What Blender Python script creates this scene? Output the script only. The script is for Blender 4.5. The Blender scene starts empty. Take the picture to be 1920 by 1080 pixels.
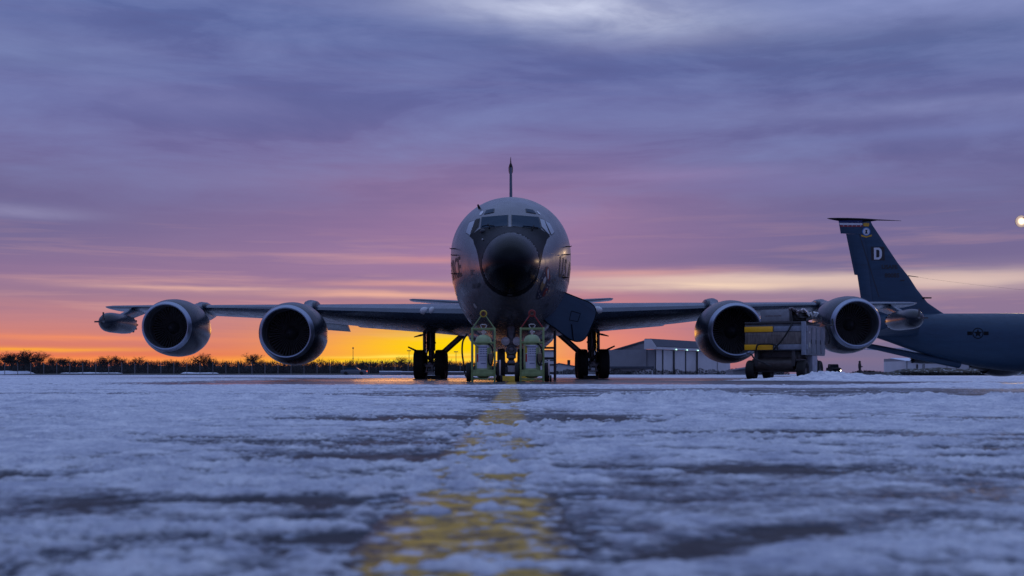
import bpy, bmesh, math, random
import numpy as np
from math import radians as R, sin, cos, pi, sqrt
from mathutils import Vector, Matrix, geometry
from mathutils.bvhtree import BVHTree

sc = bpy.context.scene
COL = sc.collection
random.seed(5)

# ------------------------------------------------------------------ camera
F = 2150.0          # focal length in photo pixels (1920 wide)
CAMZ = 0.20
cd = bpy.data.cameras.new('camera')
cam = bpy.data.objects.new('camera', cd); COL.objects.link(cam)
cam.location = (0, 0, CAMZ); cam.rotation_euler = (R(90), 0, 0)
cd.sensor_width = 36; cd.lens = 36*F/1920; cd.shift_y = 161/1920
cd.clip_start = .05; cd.clip_end = 8000
cd.dof.use_dof = True; cd.dof.focus_distance = 24; cd.dof.aperture_fstop = 5.6
sc.camera = cam
sc.view_settings.view_transform = 'Standard'; sc.view_settings.look = 'None'
sc.view_settings.exposure = 0.0; sc.view_settings.gamma = 1
sc.cycles.use_denoising = True
sc.cycles.max_bounces = 6; sc.cycles.sample_clamp_indirect = 4

def lin(c):
    return tuple(((x/255)/12.92 if x/255 <= .04045 else ((x/255+.055)/1.055)**2.4) for x in c)+(1,)

# ------------------------------------------------------------------ world sky (dusk, clouded)
w = bpy.data.worlds.new("World"); sc.world = w; w.use_nodes = True
nt = w.node_tree; nt.nodes.clear()
class NB:
    def __init__(s, nt): s.nt = nt
    def n(s, t, **k):
        o = s.nt.nodes.new(t)
        for a, b in k.items(): setattr(o, a, b)
        return o
    def put(s, sock, v):
        if hasattr(v, 'is_output') or isinstance(v, bpy.types.NodeSocket): s.nt.links.new(v, sock)
        else: sock.default_value = v
    def m(s, op, a, b=None, c=None, clamp=False):
        o = s.n('ShaderNodeMath', operation=op); o.use_clamp = clamp
        s.put(o.inputs[0], a)
        if b is not None: s.put(o.inputs[1], b)
        if c is not None: s.put(o.inputs[2], c)
        return o.outputs[0]
    def xyz(s, a, b, c):
        o = s.n('ShaderNodeCombineXYZ')
        for i, v in enumerate((a, b, c)): s.put(o.inputs[i], v)
        return o.outputs[0]
    def noise(s, vec, scale=1, detail=4, rough=.55, dist=0.):
        o = s.n('ShaderNodeTexNoise'); s.put(o.inputs['Vector'], vec)
        o.inputs['Scale'].default_value = scale; o.inputs['Detail'].default_value = detail
        o.inputs['Roughness'].default_value = rough; o.inputs['Distortion'].default_value = dist
        return o.outputs['Fac']
    def rng(s, v, a, b, c=0., d=1., smooth=False):
        o = s.n('ShaderNodeMapRange'); o.clamp = True
        if smooth: o.interpolation_type = 'SMOOTHSTEP'
        s.put(o.inputs[0], v)
        for i, x in zip((1, 2, 3, 4), (a, b, c, d)): s.put(o.inputs[i], x)
        return o.outputs[0]
    def mix(s, f, a, b, blend='MIX'):
        o = s.n('ShaderNodeMix', data_type='RGBA', blend_type=blend)
        s.put(o.inputs[0], f); s.put(o.inputs[6], a); s.put(o.inputs[7], b)
        return o.outputs[2]
    def ramp(s, v, stops):
        o = s.n('ShaderNodeValToRGB'); s.put(o.inputs[0], v)
        el = o.color_ramp.elements
        while len(el) > 1: el.remove(el[0])
        el[0].position, el[0].color = stops[0]
        for p, c in stops[1:]:
            e = el.new(p); e.color = c
        return o.outputs[0]
W = NB(nt)
geo = W.n('ShaderNodeTexCoord')
sep = W.n('ShaderNodeSeparateXYZ'); nt.links.new(geo.outputs['Generated'], sep.inputs[0])
dx, dy, dz = sep.outputs
az = W.m('ARCTAN2', dx, dy)
el = W.m('ARCSINE', W.m('MULTIPLY', dz, .99999))
elp = W.m('MAXIMUM', el, 0.)
t = W.m('SQRT', W.m('DIVIDE', elp, 1.5708))
def T(e): return sqrt(e/1.5708)
A = [(0,(220,106,70)),(.0144,(230,118,84)),(.028,(220,130,110)),(.047,(202,135,134)),(.0655,(166,126,146)),(.084,(156,122,152)),
     (.117,(126,111,150)),(.14,(118,110,152)),(.186,(111,108,158)),(.232,(100,106,160)),(.278,(92,104,158)),(.324,(95,112,166)),(.55,(134,158,220)),(1.0,(164,192,250)),(1.57,(172,200,255))]
B = [(0,(116,106,140)),(.02,(116,108,142)),(.045,(138,116,148)),(.065,(150,124,150)),(.09,(132,117,152)),(.117,(113,106,148)),(.15,(107,105,150)),(.186,(106,107,156)),
     (.232,(98,106,158)),(.278,(84,100,150)),(.324,(94,110,164)),(.55,(134,158,220)),(1.0,(164,192,250)),(1.57,(172,200,255))]
ra = W.ramp(t, [(T(e), lin(c)) for e, c in A])
rb = W.ramp(t, [(T(e), lin(c)) for e, c in B])
aaz = W.m('ABSOLUTE', az)
# warp field used by every cloud layer
vec = W.xyz(W.m('MULTIPLY', az, 3.2), W.m('MULTIPLY', el, 22.), 0.)
warp = W.m('SUBTRACT', W.noise(vec, 1.3, 5, .6), .5)
elw = W.m('ADD', el, W.m('MULTIPLY', warp, .012))
fr = W.m('ADD', W.rng(W.m('ADD', az, W.m('MULTIPLY', warp, .12)), .07, .27, smooth=True), W.rng(aaz, .6, 1.3, smooth=True), clamp=True)
col = W.mix(fr, ra, rb)
def gauss(a0, sa, e0, se, slope=0., e=None):
    da = W.m('DIVIDE', W.m('SUBTRACT', az, a0), sa)
    ee = W.m('SUBTRACT', W.m('SUBTRACT', e or elw, e0), W.m('MULTIPLY', W.m('SUBTRACT', az, a0), slope))
    de = W.m('DIVIDE', ee, se)
    return W.m('EXPONENT', W.m('MULTIPLY', W.m('ADD', W.m('MULTIPLY', da, da), W.m('MULTIPLY', de, de)), -1.))
def blob(col, rgb, amt, *g, **k):
    return W.mix(W.m('MULTIPLY', gauss(*g, **k), amt), col, lin(rgb))
# pink column over the set sun, orange and yellow glow under it
col = blob(col, (162,124,162), .95, -.03, .20, .122, .055)
col = blob(col, (232,134,122), .85, .06, .085, .030, .032)
col = blob(col, (255,150,84), .9, -.09, .11, .026, .026)
col = blob(col, (255,178,52), .95, -.08, .095, .024, .024)
col = blob(col, (255,206,12), 1.0, -.055, .070, .022, .020)
col = blob(col, (255,214,0), .9, -.05, .034, .024, .013)
col = blob(col, (108,107,150), .7, -.45, .12, .13, .035)
# streaky layers: thin stretched noise
st = W.noise(W.xyz(W.m('MULTIPLY', az, 5.), W.m('MULTIPLY', el, 95.), 3.), 1., 6, .55, .3)
st2 = W.noise(W.xyz(W.m('MULTIPLY', az, 2.6), W.m('MULTIPLY', el, 40.), 9.), 1., 6, .6, .4)
low = W.rng(el, .012, .05, 0, 1); lowhi = W.rng(el, .09, .15, 1, 0)
col = W.mix(W.m('MULTIPLY', W.rng(st, .52, .72, 0, .35), W.m('MULTIPLY', low, lowhi)), col, lin((236,176,160)))
col = W.mix(W.m('MULTIPLY', W.rng(st2, .40, .62, .30, 0), W.m('MULTIPLY', low, W.rng(el, .08, .2, 1, .5))), col, lin((118,100,146)))
# cream bank low on the right, in torn layers
tear = W.rng(st, .30, .52, .5, 1.)
def torn(col, rgb, amt, *g, **k):
    return W.mix(W.m('MULTIPLY', W.m('MULTIPLY', gauss(*g, **k), tear), amt), col, lin(rgb))
col = torn(col, (236,206,190), .80, .22, .17, .0815, .0042)
col = torn(col, (244,212,188), .95, .17, .11, .0755, .0045)
col = torn(col, (228,200,188), .80, .37, .12, .076, .0075)
col = torn(col, (232,170,158), .60, .10, .08, .087, .004)
col = torn(col, (246,184,158), .85, -.13, .10, .0685, .0030)
col = torn(col, (238,184,166), .8, -.27, .08, .0720, .0020)
col = torn(col, (238,170,150), .55, -.08, .08, .0770, .0026)
col = torn(col, (238,160,146), .45, -.05, .06, .0985, .0028)
# dark violet bands
col = blob(col, (106,98,142), .5, .28, .20, .098, .010)
col = blob(col, (108,100,148), .35, -.2, .2, .145, .012)
# light torn clouds higher up
hn = W.noise(W.xyz(W.m('MULTIPLY', az, 4.), W.m('MULTIPLY', el, 21.), 5.), 1., 8, .60, .35)
hn2 = W.noise(W.xyz(W.m('MULTIPLY', az, 10.), W.m('MULTIPLY', el, 38.), 15.), 1., 6, .6, .3)
up = W.rng(el, .10, .2, 0, 1)
col = W.mix(W.m('MULTIPLY', W.rng(hn, .46, .70, 0, .50), up), col, lin((132,144,194)))
col = W.mix(W.m('MULTIPLY', W.rng(hn, .50, .30, 0, .45), up), col, lin((80,84,136)))
fine = W.rng(hn2, .3, .6, .45, 1.)
def soft(col, rgb, amt, *g, **k):
    return W.mix(W.m('MULTIPLY', W.m('MULTIPLY', gauss(*g, **k), fine), amt), col, lin(rgb))
col = soft(col, (200,206,232), 1.0, .065, .13, .306, .019, slope=-.06)
col = soft(col, (140,150,198), .9, .36, .14, .300, .022)
col = soft(col, (122,134,182), .85, -.42, .10, .255, .018)
col = soft(col, (124,126,176), .6, -.28, .10, .225, .012)
col = soft(col, (150,146,184), .75, -.42, .06, .130, .005)
col = soft(col, (132,138,186), .7, .33, .14, .216, .007)
col = soft(col, (118,126,178), .6, .38, .12, .196, .006)
col = soft(col, (126,118,168), .5, .25, .12, .160, .006)
col = soft(col, (150,132,178), .5, .12, .10, .170, .006)
# thin fiery streaks over the horizon left of the aircraft
col = torn(col, (255,150,78), .95, -.22, .30, .0115, .0034)
col = torn(col, (255,170,60), .9, -.40, .10, .0205, .0020)
col = torn(col, (250,146,96), .7, -.35, .12, .0300, .0022)
col = torn(col, (255,190,20), .95, -.13, .09, .0125, .0036)
col = torn(col, (255,226,60), 1., -.075, .075, .0115, .0016)
col = torn(col, (255,232,90), .9, -.09, .06, .0155, .0011)
col = blob(col, (250,96,20), .9, -.06, .10, .0035, .0038)
below = W.rng(el, -.02, -.002, 0, 1)
col = W.mix(below, lin((40,42,66)), col)
# behind the camera: plain blue dusk, brighter overhead
bg = W.n('ShaderNodeBackground'); nt.links.new(col, bg.inputs[0]); bg.inputs[1].default_value = 1.0
wo = W.n('ShaderNodeOutputWorld'); nt.links.new(bg.outputs[0], wo.inputs[0])
w.cycles.sampling_method = 'MANUAL'; w.cycles.sample_map_resolution = 1024

# faint last light from the sun sitting on the horizon behind the aircraft
sd = bpy.data.lights.new('sun', 'SUN'); sd.energy = .05; sd.angle = R(9); sd.color = (1, .42, .12)
so = bpy.data.objects.new('sun', sd); COL.objects.link(so)
so.rotation_euler = Vector((.06, -1, -.03)).to_track_quat('-Z', 'Y').to_euler()

# ------------------------------------------------------------------ materials
MATS = {}
def mat(name, c, rough=.6, metal=0., spec=.5, noise=0., nscale=6., emit=None, estr=0., bump=0., bscale=30., coat=0., stretch=(1,1,1), trans=0., rvar=0.):
    if name in MATS: return MATS[name]
    m = bpy.data.materials.new(name); m.use_nodes = True
    b = m.node_tree.nodes['Principled BSDF']; N = NB(m.node_tree)
    c4 = tuple(c)+(1,)
    b.inputs['Base Color'].default_value = c4; b.inputs['Roughness'].default_value = rough
    b.inputs['Metallic'].default_value = metal; b.inputs['Specular IOR Level'].default_value = spec
    b.inputs['Coat Weight'].default_value = coat; b.inputs['Coat Roughness'].default_value = .15
    tc = N.n('ShaderNodeTexCoord').outputs['Object']
    mp = N.n('ShaderNodeMapping'); N.put(mp.inputs[0], tc); mp.inputs['Scale'].default_value = stretch
    if noise:
        f = N.noise(mp.outputs[0], nscale, 6, .6, .2)
        k = N.rng(f, .3, .7)
        N.put(b.inputs['Base Color'], N.mix(k, tuple(x*(1-noise) for x in c)+(1,), tuple(min(1, x*(1+noise)) for x in c)+(1,)))
        if rvar: N.put(b.inputs['Roughness'], N.rng(N.noise(mp.outputs[0], nscale*1.7, 5), .3, .7, rough-rvar, rough+rvar))
    if bump:
        bn = N.n('ShaderNodeBump'); bn.inputs['Strength'].default_value = bump; bn.inputs['Distance'].default_value = .02
        N.put(bn.inputs['Height'], N.noise(mp.outputs[0], bscale, 4)); N.put(b.inputs['Normal'], bn.outputs[0])
    if emit:
        b.inputs['Emission Color'].default_value = tuple(emit)+(1,); b.inputs['Emission Strength'].default_value = estr
    MATS[name] = m; return m

def skin(name, c, rough=.36, spec=.8, panel=(1.9, .95), line=.55, wav=.25, dirt=.14):
    """painted aircraft skin: panel joints, slightly wavy sheet metal, streaky grime"""
    m = bpy.data.materials.new(name); m.use_nodes = True
    b = m.node_tree.nodes['Principled BSDF']; N = NB(m.node_tree); b.inputs['Specular IOR Level'].default_value = spec
    tc = N.n('ShaderNodeTexCoord').outputs['Object']
    s = N.n('ShaderNodeSeparateXYZ'); N.put(s.inputs[0], tc); x, y, z = s.outputs
    def groove(v, per, wd):
        f = N.m('ABSOLUTE', N.m('SUBTRACT', N.m('FRACT', N.m('DIVIDE', v, per)), .5))
        return N.rng(f, .5-wd/per, .5-wd*.3/per, 0, 1)
    ang = N.m('ARCTAN2', x, N.m('SUBTRACT', z, 3.6))
    g = N.m('MAXIMUM', groove(y, panel[0], .012), groove(ang, panel[1]*.55, .005))
    st = N.n('ShaderNodeMapping'); N.put(st.inputs[0], tc); st.inputs['Scale'].default_value = (1.2, .45, 2.2)
    f = N.noise(st.outputs[0], 1.6, 7, .65, .3)
    k = N.rng(f, .3, .7)
    base = N.mix(k, tuple(v*(1-dirt) for v in c)+(1,), tuple(v*(1+dirt) for v in c)+(1,))
    base = N.mix(N.m('MULTIPLY', g, line), base, tuple(v*.35 for v in c)+(1,))
    N.put(b.inputs['Base Color'], base)
    N.put(b.inputs['Roughness'], N.rng(N.noise(tc, 2.3, 5), .3, .7, rough-.06, rough+.10))
    wv = N.n('ShaderNodeMapping'); N.put(wv.inputs[0], tc); wv.inputs['Scale'].default_value = (1.1, 3.2, .8)
    h = N.m('ADD', N.m('MULTIPLY', N.noise(wv.outputs[0], 1.1, 1), .8*wav), N.m('MULTIPLY', g, -.05))
    bn = N.n('ShaderNodeBump'); bn.inputs['Strength'].default_value = .30; bn.inputs['Distance'].default_value = .05
    N.put(bn.inputs['Height'], h); N.put(b.inputs['Normal'], bn.outputs[0])
    MATS[name] = m; return m

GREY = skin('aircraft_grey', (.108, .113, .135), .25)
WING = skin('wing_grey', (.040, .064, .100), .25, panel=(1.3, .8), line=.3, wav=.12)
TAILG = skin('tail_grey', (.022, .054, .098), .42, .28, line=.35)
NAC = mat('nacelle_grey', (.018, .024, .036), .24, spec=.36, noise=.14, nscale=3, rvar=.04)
LIP = mat('polished_lip', (.28, .32, .41), .28, metal=.85, noise=.06, nscale=8)
BLACK = mat('radome_black', (.004, .005, .008), .25, spec=.09, noise=.25, nscale=3, rvar=.05)
MATTE = mat('antiglare_black', (.004, .005, .008), .42, spec=.05, noise=.2, nscale=4)
DARK = mat('dark_void', (.006, .006, .007), .7)  # black base colour stands in for unlit depth in openings
FAN = mat('fan_titanium', (.30, .30, .32), .36, metal=.7)
RUB = mat('rubber', (.012, .012, .013), .8, noise=.3, nscale=12, bump=.3, bscale=25)
STEEL = mat('strut_steel', (.16, .165, .18), .42, metal=.4, noise=.3, nscale=14)
GRIM = mat('grimy_steel', (.06, .06, .065), .5, metal=.3, noise=.35, nscale=14)
RIM = mat('rim_white', (.35, .36, .38), .5, noise=.2, nscale=15)
GLASS = mat('cockpit_glass', (.012, .036, .066), .16, spec=.04)
GLASSB = mat('side_glass', (.10, .125, .17), .12, spec=1.0, coat=1.)  # pale blue base colour adds reflected sky to the side panes
LENS = mat('lamp_lens', (.55, .57, .6), .15, spec=.9, noise=.2, nscale=30)
MARK = mat('stencil_black', (.012, .012, .015), .5)
MARKG = mat('stencil_grey', (.055, .06, .07), .5)

# ------------------------------------------------------------------ mesh helpers
def tag(o, label=None, cat=None, group=None, kind=None):
    if label: o['label'] = label
    if cat: o['category'] = cat
    if group: o['group'] = group
    if kind: o['kind'] = kind
    return o
def empty(name, loc, rz=0, label=None, cat=None, group=None):
    o = bpy.data.objects.new(name, None); COL.objects.link(o)
    o.location = loc; o.rotation_euler = (0, 0, rz); o.empty_display_size = .3
    return tag(o, label, cat, group)
def put(name, vf, m, parent=None, smooth=True, ang=35, mi=None, loc=None):
    v, f = vf
    me = bpy.data.meshes.new(name); me.from_pydata([tuple(p) for p in v], [], [tuple(q) for q in f]); me.validate()
    ms = m if isinstance(m, (list, tuple)) else [m]
    for q in ms: me.materials.append(q)
    if mi is not None:
        for p, i in zip(me.polygons, mi): p.material_index = i
    if smooth:
        me.polygons.foreach_set('use_smooth', [True]*len(me.polygons))
        try: me.set_sharp_from_angle(angle=R(ang))
        except Exception: pass
    o = bpy.data.objects.new(name, me); COL.objects.link(o)
    if loc: o.location = loc
    if parent: o.parent = parent
    return o
def join(*parts):
    V, Fc = [], []
    for v, f in parts:
        n = len(V); V += [tuple(p) for p in v]; Fc += [tuple(i+n for i in q) for q in f]
    return V, Fc
def loft(rings, close=True, cap0=True, cap1=True):
    n = len(rings[0]); V = [tuple(p) for r in rings for p in r]; Fc = []
    for i in range(len(rings)-1):
        for j in range(n if close else n-1):
            k = (j+1) % n
            Fc.append((i*n+j, i*n+k, (i+1)*n+k, (i+1)*n+j))
    if cap0: Fc.append(tuple(range(n-1, -1, -1)))
    if cap1: Fc.append(tuple((len(rings)-1)*n+j for j in range(n)))
    return V, Fc
def box(x0, x1, y0, y1, z0, z1, b=0.):
    if b:
        bm = bmesh.new(); bmesh.ops.create_cube(bm, size=1)
        for v in bm.verts: v.co = Vector(((x0+x1)/2+v.co.x*(x1-x0), (y0+y1)/2+v.co.y*(y1-y0), (z0+z1)/2+v.co.z*(z1-z0)))
        bmesh.ops.bevel(bm, geom=bm.edges[:], offset=b, segments=2, affect='EDGES', profile=.5)
        bm.verts.ensure_lookup_table(); V = [v.co[:] for v in bm.verts]; Fc = [[v.index for v in f.verts] for f in bm.faces]
        bm.free(); return V, Fc
    V = [(x, y, z) for z in (z0, z1) for y in (y0, y1) for x in (x0, x1)]
    return V, [(0,2,3,1),(4,5,7,6),(0,1,5,4),(2,6,7,3),(0,4,6,2),(1,3,7,5)]
def tube(pts, r, n=10, caps=True):
    pts = [Vector(p) for p in pts]; rs = r if isinstance(r, (list, tuple)) else [r]*len(pts)
    rings = []; up = None
    for i, p in enumerate(pts):
        d = (pts[min(i+1, len(pts)-1)]-pts[max(i-1, 0)]).normalized()
        if up is None: up = d.orthogonal().normalized()
        up = (up-d*up.dot(d)).normalized(); s = d.cross(up)
        rings.append([p+up*rs[i]*cos(2*pi*k/n)+s*rs[i]*sin(2*pi*k/n) for k in range(n)])
    return loft(rings, True, caps, caps)
def curve(pts, n=8):
    """catmull-rom through points"""
    P = [Vector(p) for p in pts]; P = [P[0]*2-P[1]]+P+[P[-1]*2-P[-2]]; out = []
    for i in range(1, len(P)-2):
        for k in range(n):
            u = k/n; a, b, c, d = P[i-1:i+3]
            out.append(.5*((2*b)+(c-a)*u+(2*a-5*b+4*c-d)*u*u+(3*b-a-3*c+d)*u**3))
    out.append(P[-2]); return out
def lathe(prof, n=48, axis='Y', c=(0,0,0), caps=False):
    """prof: (along, radius)"""
    rings = []
    for a, r in prof:
        rg = []
        for k in range(n):
            u, v = r*cos(2*pi*k/n), r*sin(2*pi*k/n)
            p = {'Y': (u, a, v), 'X': (a, u, v), 'Z': (u, v, a)}[axis]
            rg.append((p[0]+c[0], p[1]+c[1], p[2]+c[2]))
        rings.append(rg)
    return loft(rings, True, caps, caps)
def ring_torus(c, R0, r, n=28, m=8, axis='Y'):
    V, Fc = [], []
    for i in range(n):
        a = 2*pi*i/n
        for j in range(m):
            b = 2*pi*j/m; q = R0+r*cos(b); u, v, h = q*cos(a), q*sin(a), r*sin(b)
            p = {'Y': (u, h, v), 'X': (h, u, v), 'Z': (u, v, h)}[axis]
            V.append((p[0]+c[0], p[1]+c[1], p[2]+c[2]))
    for i in range(n):
        for j in range(m):
            Fc.append((i*m+j, ((i+1)%n)*m+j, ((i+1)%n)*m+(j+1)%m, i*m+(j+1)%m))
    return V, Fc
def ellipsoid(c, a, b, d, n=20, m=12):
    rings = []
    for i in range(1, m):
        th = pi*i/m
        rings.append([(c[0]+a*sin(th)*cos(2*pi*k/n), c[1]+b*sin(th)*sin(2*pi*k/n), c[2]+d*cos(th)) for k in range(n)])
    V, Fc = loft(rings, True, False, False)
    V += [(c[0], c[1], c[2]+d), (c[0], c[1], c[2]-d)]; t_, b_ = len(V)-2, len(V)-1; l = (m-2)*n
    for k in range(n):
        Fc.append((t_, (k+1)%n, k)); Fc.append((b_, l+k, l+(k+1)%n))
    return V, Fc
def xf(vf, M): return [tuple(M @ Vector(p)) for p in vf[0]], vf[1]
def interp(x, xs, ys):
    return float(np.interp(x, xs, ys))
def smooth_i(x, xs, ys):
    """monotone-ish cubic interpolation"""
    xs = list(xs); i = max(0, min(len(xs)-2, int(np.searchsorted(xs, x))-1))
    def sl(k):
        if k <= 0 or k >= len(xs)-1: 
            k0 = min(max(k, 0), len(xs)-1)
            return (ys[1]-ys[0])/(xs[1]-xs[0]) if k0 == 0 else (ys[-1]-ys[-2])/(xs[-1]-xs[-2])
        a = (ys[k]-ys[k-1])/(xs[k]-xs[k-1]); b = (ys[k+1]-ys[k])/(xs[k+1]-xs[k])
        return 0 if a*b <= 0 else 2*a*b/(a+b)
    h = xs[i+1]-xs[i]; u = min(1, max(0, (x-xs[i])/h)); m0, m1 = sl(i)*h, sl(i+1)*h
    return (2*u**3-3*u*u+1)*ys[i]+(u**3-2*u*u+u)*m0+(-2*u**3+3*u*u)*ys[i+1]+(u**3-u*u)*m1

def poly_grid(poly, step):
    """triangulate a 2-D polygon with interior points every step"""
    P = []
    for i, a in enumerate(poly):
        b = poly[(i+1) % len(poly)]; L = math.dist(a, b); n = max(1, int(L/step))
        for k in range(n): P.append((a[0]+(b[0]-a[0])*k/n, a[1]+(b[1]-a[1])*k/n))
    nb = len(P); xs = [p[0] for p in P]; ys = [p[1] for p in P]
    def inside(x, y):
        c = False
        for i in range(nb):
            x1, y1 = P[i]; x2, y2 = P[i-1]
            if (y1 > y) != (y2 > y) and x < (x2-x1)*(y-y1)/(y2-y1)+x1: c = not c
        return c
    pts = [Vector(p) for p in P]
    y = min(ys)+step*.5
    while y < max(ys):
        x = min(xs)+step*.5
        while x < max(xs):
            if inside(x, y) and min((x-p[0])**2+(y-p[1])**2 for p in P) > (step*.45)**2: pts.append(Vector((x, y)))
            x += step
        y += step
    r = geometry.delaunay_2d_cdt(pts, [], [list(range(nb))], 1, 1e-5)
    return [tuple(v) for v in r[0]], [tuple(f) for f in r[2]]
def bvh_of(*objs):
    V, Fc = [], []
    for o in objs:
        M = WM(o); n = len(V)
        V += [M @ v.co for v in o.data.vertices]; Fc += [[i+n for i in p.vertices] for p in o.data.polygons]
    return BVHTree.FromPolygons(V, Fc)
def WM(o):
    M = o.matrix_local.copy() if not o.parent else WM(o.parent) @ Matrix.LocRotScale(o.location, o.rotation_euler, o.scale)
    return M if o.parent else Matrix.LocRotScale(o.location, o.rotation_euler, o.scale)
EYE = Vector((0, 0, CAMZ))
def P(px, py, Y): return Vector(((px-960)*Y/F, Y, CAMZ+(701-py)*Y/F))
def cast_px(v2, f, bvh, off, name, m, parent):
    """lay a flat outline onto a real surface and give it to that surface's thing"""
    inv = WM(parent).inverted(); V = []
    for x, y in v2:
        d = P(x, y, 1)-EYE; d.normalize()
        h = bvh.ray_cast(EYE, d)
        if h[0] is None: V.append(None); continue
        n = h[1] if h[1].dot(d) < 0 else -h[1]
        V.append(inv @ (h[0]+n*off))
    return finish_cast(V, f, name, m, parent)
def finish_cast(V, f, name, m, parent):
    Fc = [q for q in f if all(V[i] is not None for i in q)]
    V = [v if v is not None else Vector((0, 0, 0)) for v in V]
    used = sorted({i for q in Fc for i in q}); mp = {a: b for b, a in enumerate(used)}
    if not Fc: print('decal missed', name); return None
    return put(name, ([V[i] for i in used], [tuple(mp[i] for i in q) for q in Fc]), m, parent, smooth=True, ang=180)
def cast_side(v2, f, bvh, side, off, name, m, parent, M=None):
    """v2 = (y, z) in local space of root, cast along x onto the side"""
    M = M or WM(parent); inv = WM(parent).inverted(); V = []
    d = (M.to_3x3() @ Vector((-side, 0, 0))).normalized()
    for y, z in v2:
        h = bvh.ray_cast(M @ Vector((side*8, y, z)), d)
        if h[0] is None: V.append(None); continue
        V.append(inv @ (h[0]-d*off))
    return finish_cast(V, f, name, m, parent)
def text2d(s, h, bold=0., sx=1., maxe=.12):
    cu = bpy.data.curves.new('tmp', 'FONT'); cu.body = s; cu.size = h/.70; cu.offset = bold; cu.resolution_u = 3
    o = bpy.data.objects.new('tmp', cu); COL.objects.link(o)
    dg = bpy.context.evaluated_depsgraph_get(); me = bpy.data.meshes.new_from_object(o.evaluated_get(dg))
    bm = bmesh.new(); bm.from_mesh(me); bmesh.ops.triangulate(bm, faces=bm.faces[:])
    for _ in range(4):
        e = [x for x in bm.edges if x.calc_length() > maxe]
        if not e: break
        bmesh.ops.subdivide_edges(bm, edges=e, cuts=1); bmesh.ops.triangulate(bm, faces=bm.faces[:])
    bm.verts.ensure_lookup_table()
    v = [(a.co.x*sx, a.co.y) for a in bm.verts]; f = [tuple(q.index for q in x.verts) for x in bm.faces]
    bm.free(); bpy.data.objects.remove(o); bpy.data.curves.remove(cu); bpy.data.meshes.remove(me)
    x0 = min(p[0] for p in v); v = [(p[0]-x0, p[1]) for p in v]
    return v, f, max(p[0] for p in v)

# numpy gradient noise
_rs = np.random.RandomState(3); _perm = _rs.permutation(512); _gr = _rs.rand(512)*2*np.pi
def pn(x, y, seed=0):
    xi = np.floor(x).astype(int); yi = np.floor(y).astype(int); xf_ = x-xi; yf = y-yi
    def g(ix, iy, fx, fy):
        a = _gr[_perm[(_perm[(ix+seed*17) & 511]+iy) & 511]]
        return np.cos(a)*fx+np.sin(a)*fy
    u = xf_**3*(xf_*(xf_*6-15)+10); v = yf**3*(yf*(yf*6-15)+10)
    a = g(xi, yi, xf_, yf); b = g(xi+1, yi, xf_-1, yf); c = g(xi, yi+1, xf_, yf-1); d = g(xi+1, yi+1, xf_-1, yf-1)
    return ((a+(b-a)*u)+((c+(d-c)*u)-(a+(b-a)*u))*v)*1.6
def fbm(x, y, o=4, seed=0, g=.5):
    s = 0; a = 1; 
    for i in range(o):
        s = s+a*pn(x*2**i, y*2**i, seed+i); a *= g
    return s
# ------------------------------------------------------------------ ground sheet (apron to the horizon)
BOWL = (50., 92., 27., 19.)
def ground_z(x, y):
    d = np.sqrt(((x-BOWL[0])/BOWL[2])**2+((y-BOWL[1])/BOWL[3])**2)
    s = np.clip((1.25-d)/.35, 0, 1); s = s*s*(3-2*s)
    return -1.02*s
gx = np.concatenate([-np.geomspace(3500, 130, 22), np.linspace(-120, 120, 161), np.geomspace(130, 3500, 22)])
gy = np.concatenate([np.linspace(-60, 0, 13), np.linspace(1.5, 140, 150), np.geomspace(145, 6500, 40)])
GX, GY = np.meshgrid(gx, gy); GZ = ground_z(GX, GY)
nx, ny = len(gx), len(gy)
gv = np.stack([GX, GY, GZ], -1).reshape(-1, 3)
ii, jj = np.meshgrid(np.arange(nx-1), np.arange(ny-1)); a = (jj*nx+ii).ravel()
gf = np.stack([a, a+1, a+nx+1, a+nx], -1)
# places where tyres and a plough blade scraped the apron bare: x, y, half sizes, direction
TRACKS = [(.235, 1.33, .17, .050, .80), (.34, 1.47, .07, .03, .1), (-1.02, 2.21, .18, .08, .2), (-.64, 1.77, .08, .09, 0.), (-.38, 1.80, .13, .06, 0.),
          (.53, 2.36, .15, .10, 0.), (1.12, 2.72, .10, .08, 0.), (-.23, 1.39, .05, .05, 0.), (-.62, 5.1, .55, .35, 0.), (.36, 5.0, .32, .5, 0.), (.95, 3.9, .3, .12, 0.), (-.36, 2.75, .22, .12, 0.)]
m = bpy.data.materials.new('wet_apron'); m.use_nodes = True
b = m.node_tree.nodes['Principled BSDF']; N = NB(m.node_tree)
tc = N.n('ShaderNodeTexCoord').outputs['Object']
s = N.n('ShaderNodeSeparateXYZ'); N.put(s.inputs[0], tc); x, y, z = s.outputs
mp = N.n('ShaderNodeMapping'); N.put(mp.inputs[0], tc); mp.inputs['Scale'].default_value = (.045, .16, 1)
big = N.noise(mp.outputs[0], 1, 7, .62, .4)
fn = N.noise(tc, 9, 8, .65)
asp = N.mix(N.rng(fn, .3, .7), (.018,.018,.021,1), (.055,.053,.056,1))
far = N.rng(y, 58, 66)
cov = N.m('MULTIPLY', far, N.rng(big, .40, .50))
grs = N.rng(y, 215, 235)
asp2 = N.mix(grs, asp, (.016, .019, .010, 1))
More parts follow.
